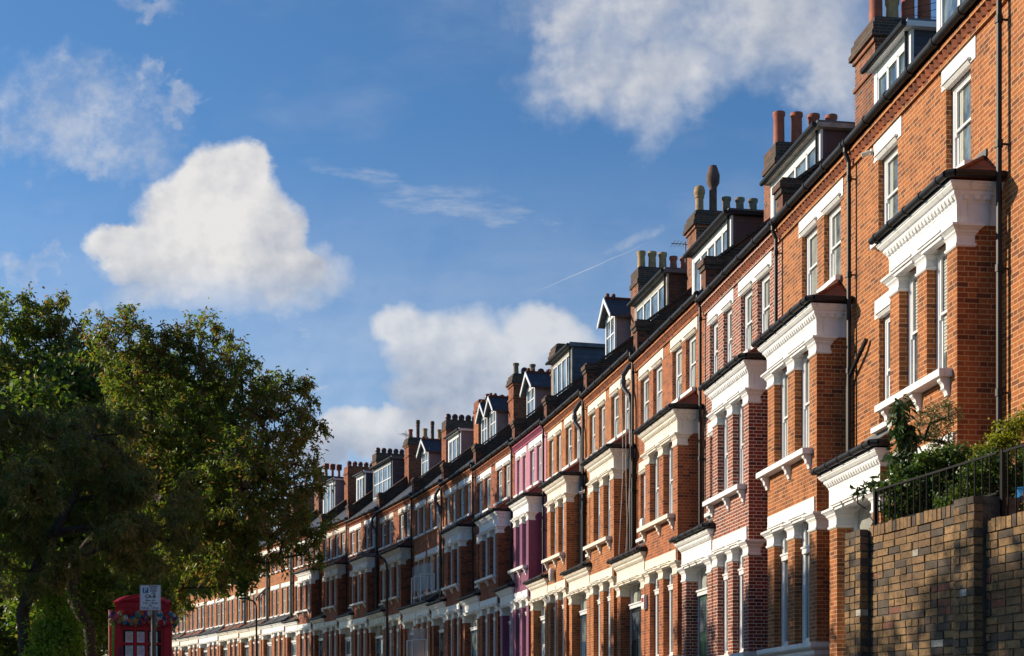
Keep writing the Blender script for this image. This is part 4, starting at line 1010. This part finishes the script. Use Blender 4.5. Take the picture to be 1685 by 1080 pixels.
def courses(m, x0, x1, y0, y1, z0, z1, side=False):
    """mortar core with separate bricks standing a little proud of it"""
    m.box(x0 + .012, x1, y0 + .012, y1 - .012, z0, z1 - .01, 1)
    z = z1 - .071; row = 0
    while z > max(z0, z1 - 3.4):
        y = y0 + (.0 if row % 2 else -.11)
        while y < y1 - .02:
            L = .215 if (wr_.random() < .7 and not (y1 - y0 < .5 and row % 2)) else .103
            a, b_ = max(y, y0), min(y + L, y1)
            if y1 - b_ < .05: b_ = y1
            if b_ - a > .03:
                p = wr_.uniform(-.004, .006); zz = z + wr_.uniform(-.003, .003)
                ee = (0 if a > y0 else -.0); m.box(x0 - p, x0 + .09, a + wr_.uniform(0, .004), b_ - wr_.uniform(0, .004) - (.001 if b_ < y1 else 0), zz, zz + .062 + wr_.uniform(-.003, .003), 0)
            y += L + .011
            if b_ == y1: break
        z -= .0745; row += 1
def wall_part(name, x0, x1, y0, y1, z0, z1):
    m = MB(0); courses(m, x0, x1, y0, y1, z0, z1); return m.build(name, ['stock_unit', 'wall_mortar'], gwall)
wall_part('wall_panel', 0, t_, yl(13.01), yl(14.67), -.6, wz + 1.88)
wall_part('wall_panel', .003, t_ - .003, yl(10.53), yl(12.67), -.6, wz + 1.66)
wall_part('wall_panel', 0, t_, yl(6.5), yl(10.19), -.6, wz + 1.45)
for (a, b, zt) in ((14.68, 15.0, 1.96), (12.68, 13.0, 2.0), (10.2, 10.52, 1.78)): wall_part('pier', -.115, t_ + .01, yl(a), yl(b), -.6, wz + zt)
def coping(y0, y1, z):
    m = MB(0); y = yl(y0); rr = random.Random(int(y0 * 10)); 
    while y < yl(y1) - .05:
        w_ = .066 + rr.uniform(-.004, .006); dz = rr.uniform(-.008, .01); m.box(-.012 + rr.uniform(-.006, .006), t_ + .01, y + .004, y + w_, z, z + .105 + dz); y += w_ + .008
    o = m.build('coping', 'stock_unit', gwall); return o
coping(13.0, 14.68, wz + 1.88); coping(10.52, 12.68, wz + 1.66)
rail = empty('railing', (7.5 - .26 * 15.05, 15.05, gz(15)), A_W, 'black iron railing along the top of the garden wall', 'railing')
def railing(y0, y1, zb, zt, x=.16):
    m = MB(0); m.box(x - .010, x + .010, yl(y0), yl(y1), zt - .020, zt); m.box(x - .010, x + .010, yl(y0) + .001, yl(y1) - .001, zb, zb + .018); m.build('rail', 'iron', rail)
    for yy in ((y0, y1) if y0 < 11 else (y1,)): q = MB(0); q.box(x - .017, x + .017, yl(yy) - .017, yl(yy) + .017, zb - .09, zt + .012); q.build('post', 'iron', rail)
    y = y0 + .11
    while y < y1 - .05:
        q = MB(0); q.cyl((x, yl(y), zb + .016), (x, yl(y), zt - .018), .0075, n=6); q.build('baluster', 'iron', rail); y += .115
railing(12.74, 14.86, wz + 2.02, wz + 2.40); railing(10.4, 12.66, wz + 1.79, wz + 2.395)
bed = MB(0); bed.box(t_ + .02, t_ + 2.1, yl(8.0), yl(14.6), 0, EYE + 1.35 - gz(15)); o = bed.build('raised_garden_bed', 'grass'); o.location = gwall.location; o.rotation_euler = gwall.rotation_euler; o['kind'] = 'structure'
def shrub(px, py, Y, cl, n, nl, ln, wd, mat, label, seed, kind='shrub', **kw):
    b = W3(px, py, Y); b = (b[0], b[1], EYE + 1.33)
    tree(kind, b, [b, (b[0], b[1], b[2] + .15), (b[0] + .02, b[1], b[2] + .35)], cl, n, nl, ln, wd, mat, label, 'shrub', seed=seed, bark='bark_dark', step=.1, r_tip=.0025, spread=.045, **kw)
shrub(1478, 860, 15.6, cl_px([(1482, 668, 15), (1478, 700, 17), (1492, 720, 20), (1480, 755, 19, .1), (1500, 775, 20)], 15.6), 120, 900, .11, .04, 'leaf_glossy', 'tall stem of dark glossy leaves rising above the garden wall', 41, 'rhododendron', hang=.5, droop=.5)
shrub(1525, 840, 15.2, cl_px([(1500, 800, 30), (1530, 770, 28), (1560, 765, 26), (1480, 830, 24), (1505, 840, 28), (1540, 810, 34), (1475, 790, 18), (1590, 790, 28), (1585, 750, 16), (1450, 805, 5)], 14.9), 700, 17000, .05, .026, 'leaf_shrub', 'round dark green shrub pushing through the left of the railing', 42, 'evergreen_shrub', hang=.2)
shrub(1545, 760, 16.2, cl_px([(1530, 690, 24), (1560, 680, 22), (1548, 720, 24), (1568, 730, 14), (1520, 720, 14)], 16.2), 180, 2300, .05, .010, 'leaf_olive', 'thin grey-green olive bush in front of the white band', 43, 'olive_bush')
shrub(1655, 800, 14.2, cl_px([(1655, 715, 22), (1680, 700, 20), (1640, 735, 16), (1668, 740, 18), (1610, 745, 12)], 14.2), 160, 2500, .04, .022, 'leaf_yellow', 'bright yellow-green shrub in the sun at the right edge', 44, 'yellow_shrub')
shrub(1630, 830, 13.6, cl_px([(1600, 800, 30), (1640, 780, 32), (1680, 790, 32), (1560, 830, 22), (1620, 825, 20), (1670, 820, 22), (1700, 760, 30), (1620, 760, 22)], 13.7), 420, 8500, .042, .024, 'leaf_shrub', 'loose olive-green hedge shrub behind the right of the railing', 45, 'hedge_shrub')
shrub(1450, 860, 15.3, cl_px([(1440, 795, 7), (1425, 800, 6), (1455, 790, 7), (1410, 808, 4)], 15.3), 14, 70, .10, .04, 'leaf_glossy', 'single spray of leaves reaching left over the wall end', 46, 'leafy_spray', hang=.1)
m = MB(0); m.add([W3(1668, 828, 13.2), W3(1690, 822, 13.2), W3(1690, 800, 13.4), W3(1672, 802, 13.4), W3(1680, 815, 13.05)], [(0, 1, 4), (1, 2, 4), (2, 3, 4), (3, 0, 4), (3, 2, 1, 0)])
M['blue_bag'] = plain('blue_plastic', (.02, .16, .38), .35, .1)
tag(m.build('plastic_bag', 'blue_bag'), 'blue plastic bag lying among the shrubs at the right edge', 'bag')

# ------------------------------------------------------------------ telephone box
bx, by = (236 - 842.5) / 2350 * 22.2, 22.2
bz = gz(22) + .13
K = empty('telephone_box', (bx, by, bz), R(13), 'red telephone box with arched roof below the trees', 'telephone box')
zf = EYE + (1185 - 1000) / 2350 * 22.0 - bz     # springing of the arch
hw = .375
def P0(m, n, mt='box_red', par=K, smooth=False): return m.build(n, mt, par, smooth)
m = MB(0)
for sx in (-1, 1):
    for sy in (-1, 1):
        m.box(sx * hw - .055 + (-.0 if sx < 0 else 0), sx * hw + .055, sy * hw - .055, sy * hw + .055, 0, zf - .1)
m.box(-hw - .08, hw + .08, -hw - .08, hw + .08, 0, .1); m.box(-hw - .02, hw + .02, -hw - .02, hw + .02, zf - .26, zf - .02)
m.box(-hw, hw, hw - .06, hw + .02, .1, zf - .26)
P0(m, 'body')
m = MB(0); N = 14
def arc(w_, z0, h, n=N):
    Rr = (w_ * w_ + h * h) / (2 * h); return [(-w_ + 2 * w_ * i / n, z0 + math.sqrt(max(0, Rr * Rr - (-w_ + 2 * w_ * i / n) ** 2)) - (Rr - h)) for i in range(n + 1)]
def arch(m, w_, z0, h, y0, y1, ax='y'):
    pts = arc(w_, z0, h) + [(w_, z0 - .02), (-w_, z0 - .02)]
    if ax == 'y': m.add([(p[0], y0, p[1]) for p in pts] + [(p[0], y1, p[1]) for p in pts], [tuple(range(len(pts))), tuple(range(2 * len(pts) - 1, len(pts) - 1, -1))] + [(i, i + len(pts), (i + 1) % len(pts) + len(pts), (i + 1) % len(pts)) for i in range(len(pts))])
    else: m.add([(y0, p[0], p[1]) for p in pts] + [(y1, p[0], p[1]) for p in pts], [tuple(range(len(pts) - 1, -1, -1)), tuple(range(len(pts), 2 * len(pts)))] + [(i, (i + 1) % len(pts), (i + 1) % len(pts) + len(pts), i + len(pts)) for i in range(len(pts))])
arch(m, hw + .03, zf, .145, -hw - .03, hw + .03); arch(m, hw + .035, zf, .14, -hw - .025, hw + .025, 'x')
P0(m, 'pediment')
m = MB(0)
inn = arc(hw + .02, zf + .01, .14); out = arc(hw + .07, zf + .0, .19)
for y0, y1 in ((-hw - .075, -hw - .031), (hw + .031, hw + .075)):
    n = len(inn); vs = [(p[0], y0, p[1]) for p in inn] + [(p[0], y0, p[1]) for p in out] + [(p[0], y1, p[1]) for p in inn] + [(p[0], y1, p[1]) for p in out]
    fs = []
    for i in range(n - 1): fs += [(i, i + 1, n + i + 1, n + i), (2 * n + i + 1, 2 * n + i, 3 * n + i, 3 * n + i + 1), (n + i, n + i + 1, 3 * n + i + 1, 3 * n + i), (i + 1, i, 2 * n + i, 2 * n + i + 1)]
    m.add(vs, fs)
# domed roof
nn = 12; vs = []; 
for i in range(nn + 1):
    for j in range(nn + 1):
        u = -1 + 2 * i / nn; v = -1 + 2 * j / nn; vs.append((u * (hw + .06), v * (hw + .06), zf + .02 + .185 * math.sqrt(max(0, 1 - .92 * max(abs(u), abs(v)) ** 2.2)) * (1 - .12 * (u * u + v * v) / 2)))
m.add(vs, [(i * (nn + 1) + j, (i + 1) * (nn + 1) + j, (i + 1) * (nn + 1) + j + 1, i * (nn + 1) + j + 1) for i in range(nn) for j in range(nn)])
P0(m, 'roof', smooth=True)
yF = -hw - .012
ztop_d = zf - .36
def grid(m, ax):
    cols = [-.335, -.175, -.02, .135, .30]
    m.box(-hw + .055, -.29, yF, yF + .045, .1, ztop_d + .10); m.box(.27, hw - .055, yF, yF + .045, .1, ztop_d + .10)
    m.box(-.29, .27, yF + .001, yF + .044, ztop_d, ztop_d + .10); m.box(-.29, .27, yF + .001, yF + .044, .1, .45)
    for c in (-.113, .055): m.box(c - .018, c + .018, yF + .002, yF + .043, .45, ztop_d)
    z = ztop_d - .204
    while z > .5: m.box(-.29, .27, yF + .003, yF + .042, z - .016, z + .016); z -= .212
m = MB(0); grid(m, 0); D = P0(m, 'door')
m = MB(0); m.quad((-.29, yF + .035, .45), (.27, yF + .035, .45), (.27, yF + .035, ztop_d), (-.29, yF + .035, ztop_d)); P0(m, 'pane', 'glass_dark', D)
for sx in (-1, 1):
    m = MB(0); x = sx * (hw - .01)
    m.box(min(x, x + .02 * sx), max(x, x + .02 * sx), -hw + .055, hw - .055, .1, .45); m.box(min(x, x + .02 * sx), max(x, x + .02 * sx), -hw + .055, hw - .055, ztop_d, zf - .26)
    z = .66
    while z < ztop_d: m.box(min(x, x + .02 * sx), max(x, x + .02 * sx), -hw + .055, hw - .055, z - .012, z + .012); z += .212
    s_ = P0(m, 'side_panel')
    m = MB(0); m.quad((x - .004 * sx, -hw + .055, .45), (x - .004 * sx, hw - .055, .45), (x - .004 * sx, hw - .055, ztop_d), (x - .004 * sx, -hw + .055, ztop_d)); P0(m, 'pane', 'glass_dark', s_)
# notices in the panes
def poster_mat(k):
    m, t, b = new_mat('notice_%d' % k); uvn = t.n('ShaderNodeUVMap'); uvn.uv_map = 'UVMap'
    x, y, _ = t.sep(uvn.outputs[0])[:3]
    nz = t.noise(t.comb(t.m('ADD', x, k * 3.1), y), 55, 2, .6)
    colr = t.mix(.55, nz.outputs['Color'], [(.6, .25, .1), (.45, .25, .5), (.5, .2, .1), (.15, .4, .35), (.35, .2, .45), (.1, .3, .4)][k])
    t.put(b.inputs['Base Color'], t.mix(t.ramp(nz.outputs[0], .42, .46), (.5, .56, .66), colr)); b.inputs['Roughness'].default_value = .6; return m
pls = ['paper notice with dark picture, top left pane of the telephone box', 'paper notice with purple picture, top middle pane', 'paper notice with orange picture, top right pane', 'paper notice with green picture, second row left', 'paper notice with violet print, second row middle', 'paper notice with teal print, second row right']
for k in range(6):
    c = [-.20, -.03, .16][k % 3]; zt = ztop_d - .022 - (k // 3) * .212
    m = MB(0); m.box(-.056, .056, -.0015, .0015, -.165, 0)
    pm = poster_mat(k); o = m.build('notice', 'white'); o.data.materials.clear(); o.data.materials.append(M['sign_white'])
    q = MB(0); q.quad((-.042, -.003, -.14), (.042, -.003, -.14), (.042, -.003, -.03), (-.042, -.003, -.03)); M['nt%d' % k] = pm; q.build('picture', 'nt%d' % k, o)
    q = MB(0); q.box(-.03, .03, -.003, -.002, -.02, -.012); q.build('caption', 'ink', o)
    o.location = Matrix.Rotation(R(13), 3, 'Z') @ Vector((c, yF + .03, zt)) + Vector((bx, by, bz)); o.rotation_euler = (0, 0, R(13))
    tag(o, pls[k], 'notice', 'notices in the telephone box panes')
# knitted garland
cols = {'wool_red': (.5, .02, .03), 'wool_yellow': (.6, .34, .06), 'wool_blue': (.04, .25, .42), 'wool_teal': (.10, .33, .28), 'wool_purple': (.14, .05, .24), 'wool_white': (.6, .6, .62), 'wool_orange': (.6, .13, .03), 'wool_tan': (.42, .25, .12), 'wool_green': (.16, .5, .10), 'wool_navy': (.03, .06, .22), 'wool_pink': (.55, .12, .22)}
for k, c in cols.items(): M[k] = plain(k, c, .95, .3, 40, bump=1.0)
GR = empty('knitted_garland', (bx, by, bz), R(13), 'colourful knitted garland of flowers and ribbons round the top of the telephone box', 'garland')
rr = random.Random(5); zg = zf - .17; names = list(cols)
def puff(x, y, z, r, col, n=('knitted_flower')):
    m = MB(0); ph = rr.uniform(0, 6)
    k = 9; vs = []; rings = 6
    for i in range(rings + 1):
        th = math.pi * i / rings
        for j in range(k):
            a = 2 * math.pi * j / k; q = r * (1 + .22 * math.sin(a * 4 + ph) * math.sin(th) + rr.uniform(-.12, .12))
            vs.append((x + q * math.sin(th) * math.cos(a), y + q * .6 * math.sin(th) * math.sin(a), z + q * math.cos(th)))
    m.add(vs, [(i * k + j, (i + 1) * k + j, (i + 1) * k + (j + 1) % k, i * k + (j + 1) % k) for i in range(rings) for j in range(k)])
    return m.build(n, col, GR, True)
xs = np.linspace(-.45, .46, 30)
seq = ['wool_purple', 'wool_navy', 'wool_pink', 'wool_yellow', 'wool_tan', 'wool_yellow', 'wool_blue', 'wool_blue', 'wool_red', 'wool_teal', 'wool_blue', 'wool_white', 'wool_yellow', 'wool_teal', 'wool_red', 'wool_tan', 'wool_purple', 'wool_red', 'wool_white', 'wool_red', 'wool_red', 'wool_blue', 'wool_white', 'wool_red', 'wool_white', 'wool_blue', 'wool_teal', 'wool_orange', 'wool_white', 'wool_orange']
for i, x in enumerate(xs):
    for q in range(3): puff(x + rr.uniform(-.02, .02), -hw - .09 - rr.uniform(0, .03), zg + rr.uniform(-.09, .07), rr.uniform(.026, .046), seq[i] if q == 0 else rr.choice(names))
for i in range(10):
    for sx in (-1, 1): puff(sx * (hw + .10), -hw + .1 + i * .09, zg + rr.uniform(-.05, .05), rr.uniform(.035, .05), rr.choice(names))
def ribbon(p, col, w_=.025):
    m = MB(0); L = []
    for (x, z) in p: L.append((x, z))
    for (a, b) in zip(L[:-1], L[1:]):
        m.add([(a[0] - w_ / 2, -hw - .07, a[1]), (a[0] + w_ / 2, -hw - .07, a[1]), (b[0] + w_ / 2, -hw - .075, b[1]), (b[0] - w_ / 2, -hw - .075, b[1]),
               (a[0] - w_ / 2, -hw - .062, a[1]), (a[0] + w_ / 2, -hw - .062, a[1]), (b[0] + w_ / 2, -hw - .067, b[1]), (b[0] - w_ / 2, -hw - .067, b[1])], [(0, 1, 2, 3), (7, 6, 5, 4), (0, 3, 7, 4), (1, 5, 6, 2)])
    m.build('ribbon', col, GR)
ribbon([(-.22, zg), (-.21, zg - .13)], 'wool_navy', .035); ribbon([(-.06, zg), (-.045, zg - .12)], 'wool_white'); ribbon([(-.11, zg), (-.105, zg - .15)], 'wool_orange', .04)
ribbon([(.09, zg - .05), (.0, zg - .10), (-.06, zg - .14)], 'wool_navy', .05); ribbon([(.42, zg + .03), (.38, zg - .05), (.28, zg - .11), (.18, zg - .15)], 'wool_green', .03); ribbon([(.44, zg + .02), (.40, zg - .06), (.30, zg - .115), (.22, zg - .14)], 'wool_white', .022)
ribbon([(.46, zg - .08), (.38, zg - .12), (.26, zg - .15)], 'wool_purple', .05); ribbon([(-.42, zg - .05), (-.435, zg - .4), (-.44, zg - 1.2)], 'wool_green', .035); ribbon([(-.31, zg - .45), (-.36, zg - .7), (-.37, zg - 1.2)], 'wool_navy', .03)
m = MB(0); m.cyl((0, 0, 0), (0, 0, EYE + (1185 - 1004) / 2350 * 23.5 - gz(23.5)), .035, n=12); M['orange_post'] = plain('orange_post', (.40, .07, .025), .6, .2, 3)
o = m.build('orange_post', 'orange_post', None, True); o.location = ((182 - 842.5) / 2350 * 23.5, 23.5, gz(23.5)); tag(o, 'rusty orange post standing behind the left side of the telephone box', 'post')

# ------------------------------------------------------------------ parking sign
sx_, sy_ = (247.5 - 842.5) / 2350 * 20.5, 20.5; k_ = 20.5 / 2350
S = empty('parking_sign', (sx_, sy_, gz(20.5)), R(-1.0), 'white parking restriction sign on a dark pole in front of the telephone box', 'sign')
e0 = EYE - gz(20.5)
m = MB(0); m.cyl((.035, .045, 0), (.035, .045, e0 + (1185 - 975) * k_), .036, n=16); m.build('pole', 'steel', S, True)
zc0, zc1 = e0 + (1185 - 1004.5) * k_, e0 + (1185 - 963) * k_; hw_ = 17.3 * k_
m = MB(0); m.box(-hw_, hw_, -.004, .0, zc0, zc1); pl = m.build('sign_plate', 'sign_white', S)
m = MB(0)
for (a, b, c, d) in ((-hw_ + .006, hw_ - .006, zc0 + .005, zc0 + .008), (-hw_ + .006, hw_ - .006, zc1 - .008, zc1 - .005), (-hw_ + .005, -hw_ + .008, zc0 + .0051, zc1 - .0051), (hw_ - .008, hw_ - .005, zc0 + .0051, zc1 - .0051)): m.box(a, b, -.0055, -.004, c, d)
m.build('border', 'ink', pl)
m = MB(0)
for z in (zc0 + .09, zc1 - .09): m.box(-.02, .09, .0005, .012, z - .012, z + .012); m.box(-.006, .0, .0, .02, z - .011, z + .011)
m.build('bracket', 'steel', S)
def text(s, x, z, size, mat, par, y=-.0056, bold=.0):
    cu = bpy.data.curves.new('t', 'FONT'); cu.body = s; cu.size = size; cu.align_x = 'CENTER'; cu.align_y = 'CENTER'; cu.offset = bold; cu.extrude = .0006
    o = bpy.data.objects.new('t', cu); C.objects.link(o); bpy.context.view_layer.update()
    me = bpy.data.meshes.new_from_object(o.evaluated_get(bpy.context.evaluated_depsgraph_get())); bpy.data.objects.remove(o)
    me.transform(Matrix.Translation((x, y, z)) @ Matrix.Rotation(R(90), 4, 'X')); me.materials.clear(); me.materials.append(M[mat]); me.name = 'lettering'
    q = bpy.data.objects.new('lettering', me); C.objects.link(q); q.parent = par; return q
m = MB(0); m.box(-.5 * .095 - .062, .5 * .095 - .075, -.0055, -.004, zc1 - .115, zc1 - .038); bp_ = m.build('blue_panel', 'sign_blue', pl)
text('P', -.0685, zc1 - .0765, .085, 'sign_white', pl, -.0062, .002)
for i, s in enumerate(['Resident', 'permit', 'holders', 'only']): text(s, .045, zc1 - .024 - i * .030, .034, 'ink', pl, bold=.0008)
text('CA-B', .0, zc1 - .165, .068, 'ink', pl, bold=.002)
for i, s in enumerate(['Mon - Fri', '9 am - 6.30 pm', 'Sat', '9.30 am - 1.30 pm']): text(s, .0, zc1 - .222 - i * .0355, .0345, 'ink', pl, bold=.0008)

# ------------------------------------------------------------------ street lamps
def lamp(px, Y, ytop, arm, label):
    x = (px - 842.5) / 2350 * Y; g0 = gz(Y); zt = EYE + (1185 - ytop) / 2350 * Y - g0
    L = empty('street_lamp', (x, Y, g0), 0, label, 'street lamp', 'curved street lamps')
    m = MB(0); m.cyl((0, 0, 0), (0, 0, 1.6), .09, n=12); m.cyl((0, 0, 1.6), (0, 0, zt - .55), .06, .05, n=10)
    pts = [(0, 0, zt - .55), (-.03, 0, zt - .32), (-.12, 0, zt - .14), (-.28, 0, zt - .04), (-.5, 0, zt)] + [(-arm, 0, zt + .04)]
    m.pipe(pts, .045); m.cyl((0, 0, 1.55), (0, 0, 1.68), .11, .07); m.build('lamp_post', 'black', L, True)
    m = MB(0); a = -arm
    m.add([(a + .05, -.07, zt + .0), (a - .55, -.12, zt + .03), (a - .62, 0, zt + .02), (a - .55, .12, zt + .03), (a + .05, .07, zt), (a + .05, -.05, zt + .1), (a - .5, -.09, zt + .13), (a - .5, .09, zt + .13), (a + .05, .05, zt + .1)],
          [(4, 3, 2, 1, 0), (5, 6, 7, 8), (0, 1, 6, 5), (1, 2, 6), (2, 3, 7), (2, 7, 6), (3, 4, 8, 7), (4, 0, 5, 8)])
    m.build('lamp_head', 'steel', L)
lamp(637, 60, 915, .55, 'black curved street lamp before the shaded houses in the middle'); lamp(422, 84, 987, .45, 'black curved street lamp in front of the sunlit far houses')

# ------------------------------------------------------------------ small things fixed to the houses
def on_house(i, x, y, z):
    ox, oy, rz, W = origins[i]; v = Matrix.Rotation(rz, 3, 'Z') @ Vector((x, y, 0)); return Vector((ox + v.x, oy + v.y, EYE + DZ[i] + z))
def px_on(i, px, x):
    """distance along house i at depth x seen at picture column px"""
    ox, oy, rz, W = origins[i]; u = (px - 842.5) / 2350; c, s = math.cos(rz), math.sin(rz)
    # ox + c x - s y = u (oy + s x + c y)
    return (ox + c * x - u * (oy + s * x)) / (u * c + s)
def fixture(name, i, x, y, z, build, label, cat, group=None):
    o = build(); o.name = name; o.location = on_house(i, x, y, z); o.rotation_euler = (0, 0, origins[i][2]); tag(o, label, cat, group); return o
def alarm(c):
    def f():
        m = MB(0); m.prism_y([(-.1, -.16), (-.08, -.2), (0, -.2), (0, .2), (-.08, .2), (-.1, .14)], -.13, .13, 0)
        if c: m.box(-.104, -.09, -.1, .1, .0, .12, 1)
        return m.build('box', ['stucco', c or 'stucco'])
    return f
fixture('alarm_box', 3, -.005, px_on(3, 1060, 0), 5.45, alarm(None), 'pale ventilation box on the red brick wall beside a bay window', 'wall box')
fixture('alarm_box', 3, -PROJ - .01, px_on(3, 1062, -PROJ) - .1, 3.0, alarm('box_red'), 'white alarm box with red band on a ground floor pier', 'alarm')
def bulb():
    m = MB(0); m.lathe(-.12, 0, [(.02, -.30), (.09, -.26), (.11, -.1), (.11, .1), (.07, .18), (.02, .2)], 12); m.box(-.1, 0, -.03, .03, .05, .12); return m.build('lamp', 'stucco_worn', None, True)
fixture('wall_lamp', 5, -PROJ, px_on(5, 913, -PROJ), 3.55 + .9, bulb, 'oval bulkhead lamp on the bay below a white sill', 'wall lamp')
def cam_():
    m = MB(0); m.cyl((-.17, .03, -.04), (-.05, -.02, 0), .045, .04, 12); m.cyl((-.05, -.02, 0), (0, 0, .03), .015); m.box(-.02, 0, -.04, .04, -.03, .07); return m.build('cam', 'stucco_worn', None, True)
fixture('security_light', 0, -.03, px_on(0, 1428, -.1), 10.0, cam_, 'small grey security light under the brick frieze at the top right', 'light')
fixture('security_light', 4, -PROJ - .0, px_on(4, 962, -PROJ), 6.9, cam_, 'small pale floodlight at the corner of a bay cornice', 'light')
# hanging cables on the bay with the cable bundle
CB = empty('hanging_cables', on_house(4, -PROJ, .3, 5.0), origins[4][2], 'loose pale cables hanging down the side of an orange-red bay', 'cables')
for k, (dx, sw) in enumerate(((.12, .05), (.30, -.04), (.34, .06))):
    m = MB(0); pts = []
    for j in range(15):
        z = 4.2 - j * .62; pts.append((dx - PROJ * 0 + sw * math.sin(j * .55), -.08 - .02 * j / 14 + (-.3 if j < 4 else -.3 + .22 * min(1, (j - 4) / 8)), z))
    m.pipe(pts, .011, 5); m.build('cable', 'stucco_cream', CB)
# swan-neck soil pipes
def soil(i, y, z0=9.9, label=None):
    m = MB(0); par = HOUSES[i]; r = .075
    m.pipe([(.25, y + .25, 10.9), (-.12, y + .28, 10.75), (-.3, y + .3, 10.45), (-.3, y + .28, 10.1), (-.16, y + .08, 9.8), (-.13, y, 9.5), (-.13, y, .3)], r, 10)
    m.lathe(-.30, y + .3, [(r * 1.3, 10.2 ), (r * 1.3, 10.32)], 10); m.build('soil_pipe', 'grey_pipe', par, True)
soil(4, .12); soil(5, .12); soil(9, .1); soil(11, .1)
for k in (14, 15, 16):
    m = MB(0); m.pipe([(-.13, .15, 9.9), (-.13, .15, 4.9)], .10, 10)
    if k == 15: m.pipe([(-.12, .15, 7.9), (-.12, 2.9, 7.3), (-.12, 2.95, 7.1)], .07, 8)
    m.build('soil_pipe', 'grey_pipe', HOUSES[k], True)
# rainwater elbow on the end house
m = MB(0); yy = W  # noqa
Yh = px_on(0, 1430, 0)
m.pipe([(-.07, Yh - .05, 7.35), (-.10, Yh + .12, 7.2), (-.10, Yh + .75, 6.85), (-.10, Yh + .78, 6.7), (-.10, Yh + .8, .3)], .042); m.build('waste_pipe', 'black', HOUSES[0], True)
# open casements on the flat-fronted house
def casement(i, y, z0, z1, wd, ang, x=-.02):
    m = MB(0); c, s = math.cos(R(ang)), math.sin(R(ang)); par = HOUSES[i]
    fr_ = .05
    def bar(a0, a1, b0, b1):
        vs = []
        for (u, z) in ((a0, b0), (a1, b0), (a1, b1), (a0, b1)):
            for t_ in (-.02, .02): vs.append((x - u * s + t_ * c, y + u * c + t_ * s, z))
        m.add(vs, [(0, 2, 4, 6), (7, 5, 3, 1), (0, 1, 3, 2), (2, 3, 5, 4), (4, 5, 7, 6), (6, 7, 1, 0)])
    bar(0, fr_, z0, z1); bar(wd - fr_, wd, z0, z1); bar(fr_, wd - fr_, z0, z0 + fr_); bar(fr_, wd - fr_, z1 - fr_, z1)
    o = m.build('open_casement', 'white', par)
    g = MB(); g.quad((x - fr_ * s, y + fr_ * c, z0 + fr_), (x - (wd - fr_) * s, y + (wd - fr_) * c, z0 + fr_), (x - (wd - fr_) * s, y + (wd - fr_) * c, z1 - fr_), (x - fr_ * s, y + fr_ * c, z1 - fr_)); g.build('pane', 'glass_clear', o)
m_, t, b = new_mat('clear_glass'); b.inputs['Base Color'].default_value = (.6, .62, .62, 1); b.inputs['Roughness'].default_value = .05; b.inputs['Alpha'].default_value = .45; M['glass_clear'] = m_
for (y, z0, z1, wd, a) in ((1.6, 5.15, 6.6, .75, 78), (2.9, 5.15, 6.6, .75, 80), (4.2, 5.15, 6.6, .6, 100), (.9, 1.5, 3.2, .75, 80), (2.2, 1.5, 3.2, .7, 82)):
    casement(9, y, z0, z1, wd, a, -.02 if z0 > 4 else -PROJ - .01)
# aerials
def aerial(p, label, n=7, L=1.1, sc=1.0, rot=20):
    A = empty('tv_aerial', p, R(rot), label, 'aerial', 'television aerials')
    m = MB(0); m.cyl((0, 0, -1.6 * sc), (0, 0, .25 * sc), .018); m.build('mast', 'steel', A)
    m = MB(0); m.cyl((-L / 2, 0, 0), (L / 2, 0, 0), .012)
    for k in range(n):
        x = -L / 2 + L * (k + .5) / n; h = .32 - .02 * k; m.cyl((x, -h, 0), (x, h, 0), .007, n=5); m.cyl((x, 0, -.1), (x, 0, .1), .006, n=5)
    m.build('array', 'steel', A)
aerial(W3(1128, 402, 44), 'television aerial beside the row of five pots', 8, .9, sc=.35, rot=8); aerial(W3(668, 716, 80), 'television aerial left of the slim chimney pots', 5, 1.0, rot=70)
aerial(W3(427, 300, 500) if False else W3(545, 800, 96), 'television aerial at the end of the visible roofs', 4, .9, rot=30)

WR = empty('overhead_wires', W3(1500, 12, 28.5), 0, 'thin dark wires running between the chimney pots at the top right', 'wires')
for k, (p, q) in enumerate(((( -.15, .1, .0), (1.3, -.6, .12)), ((.1, 0, -.12), (1.3, -.6, -.02)), ((.0, .1, -.1), (1.2, -.5, -.42)))):
    m = MB(0); pp = [(p[0] + (q[0] - p[0]) * j / 8, p[1] + (q[1] - p[1]) * j / 8, p[2] + (q[2] - p[2]) * j / 8 - .05 * math.sin(math.pi * j / 8)) for j in range(9)]
    m.pipe(pp, .006, 5); m.build('wire', 'black', WR)
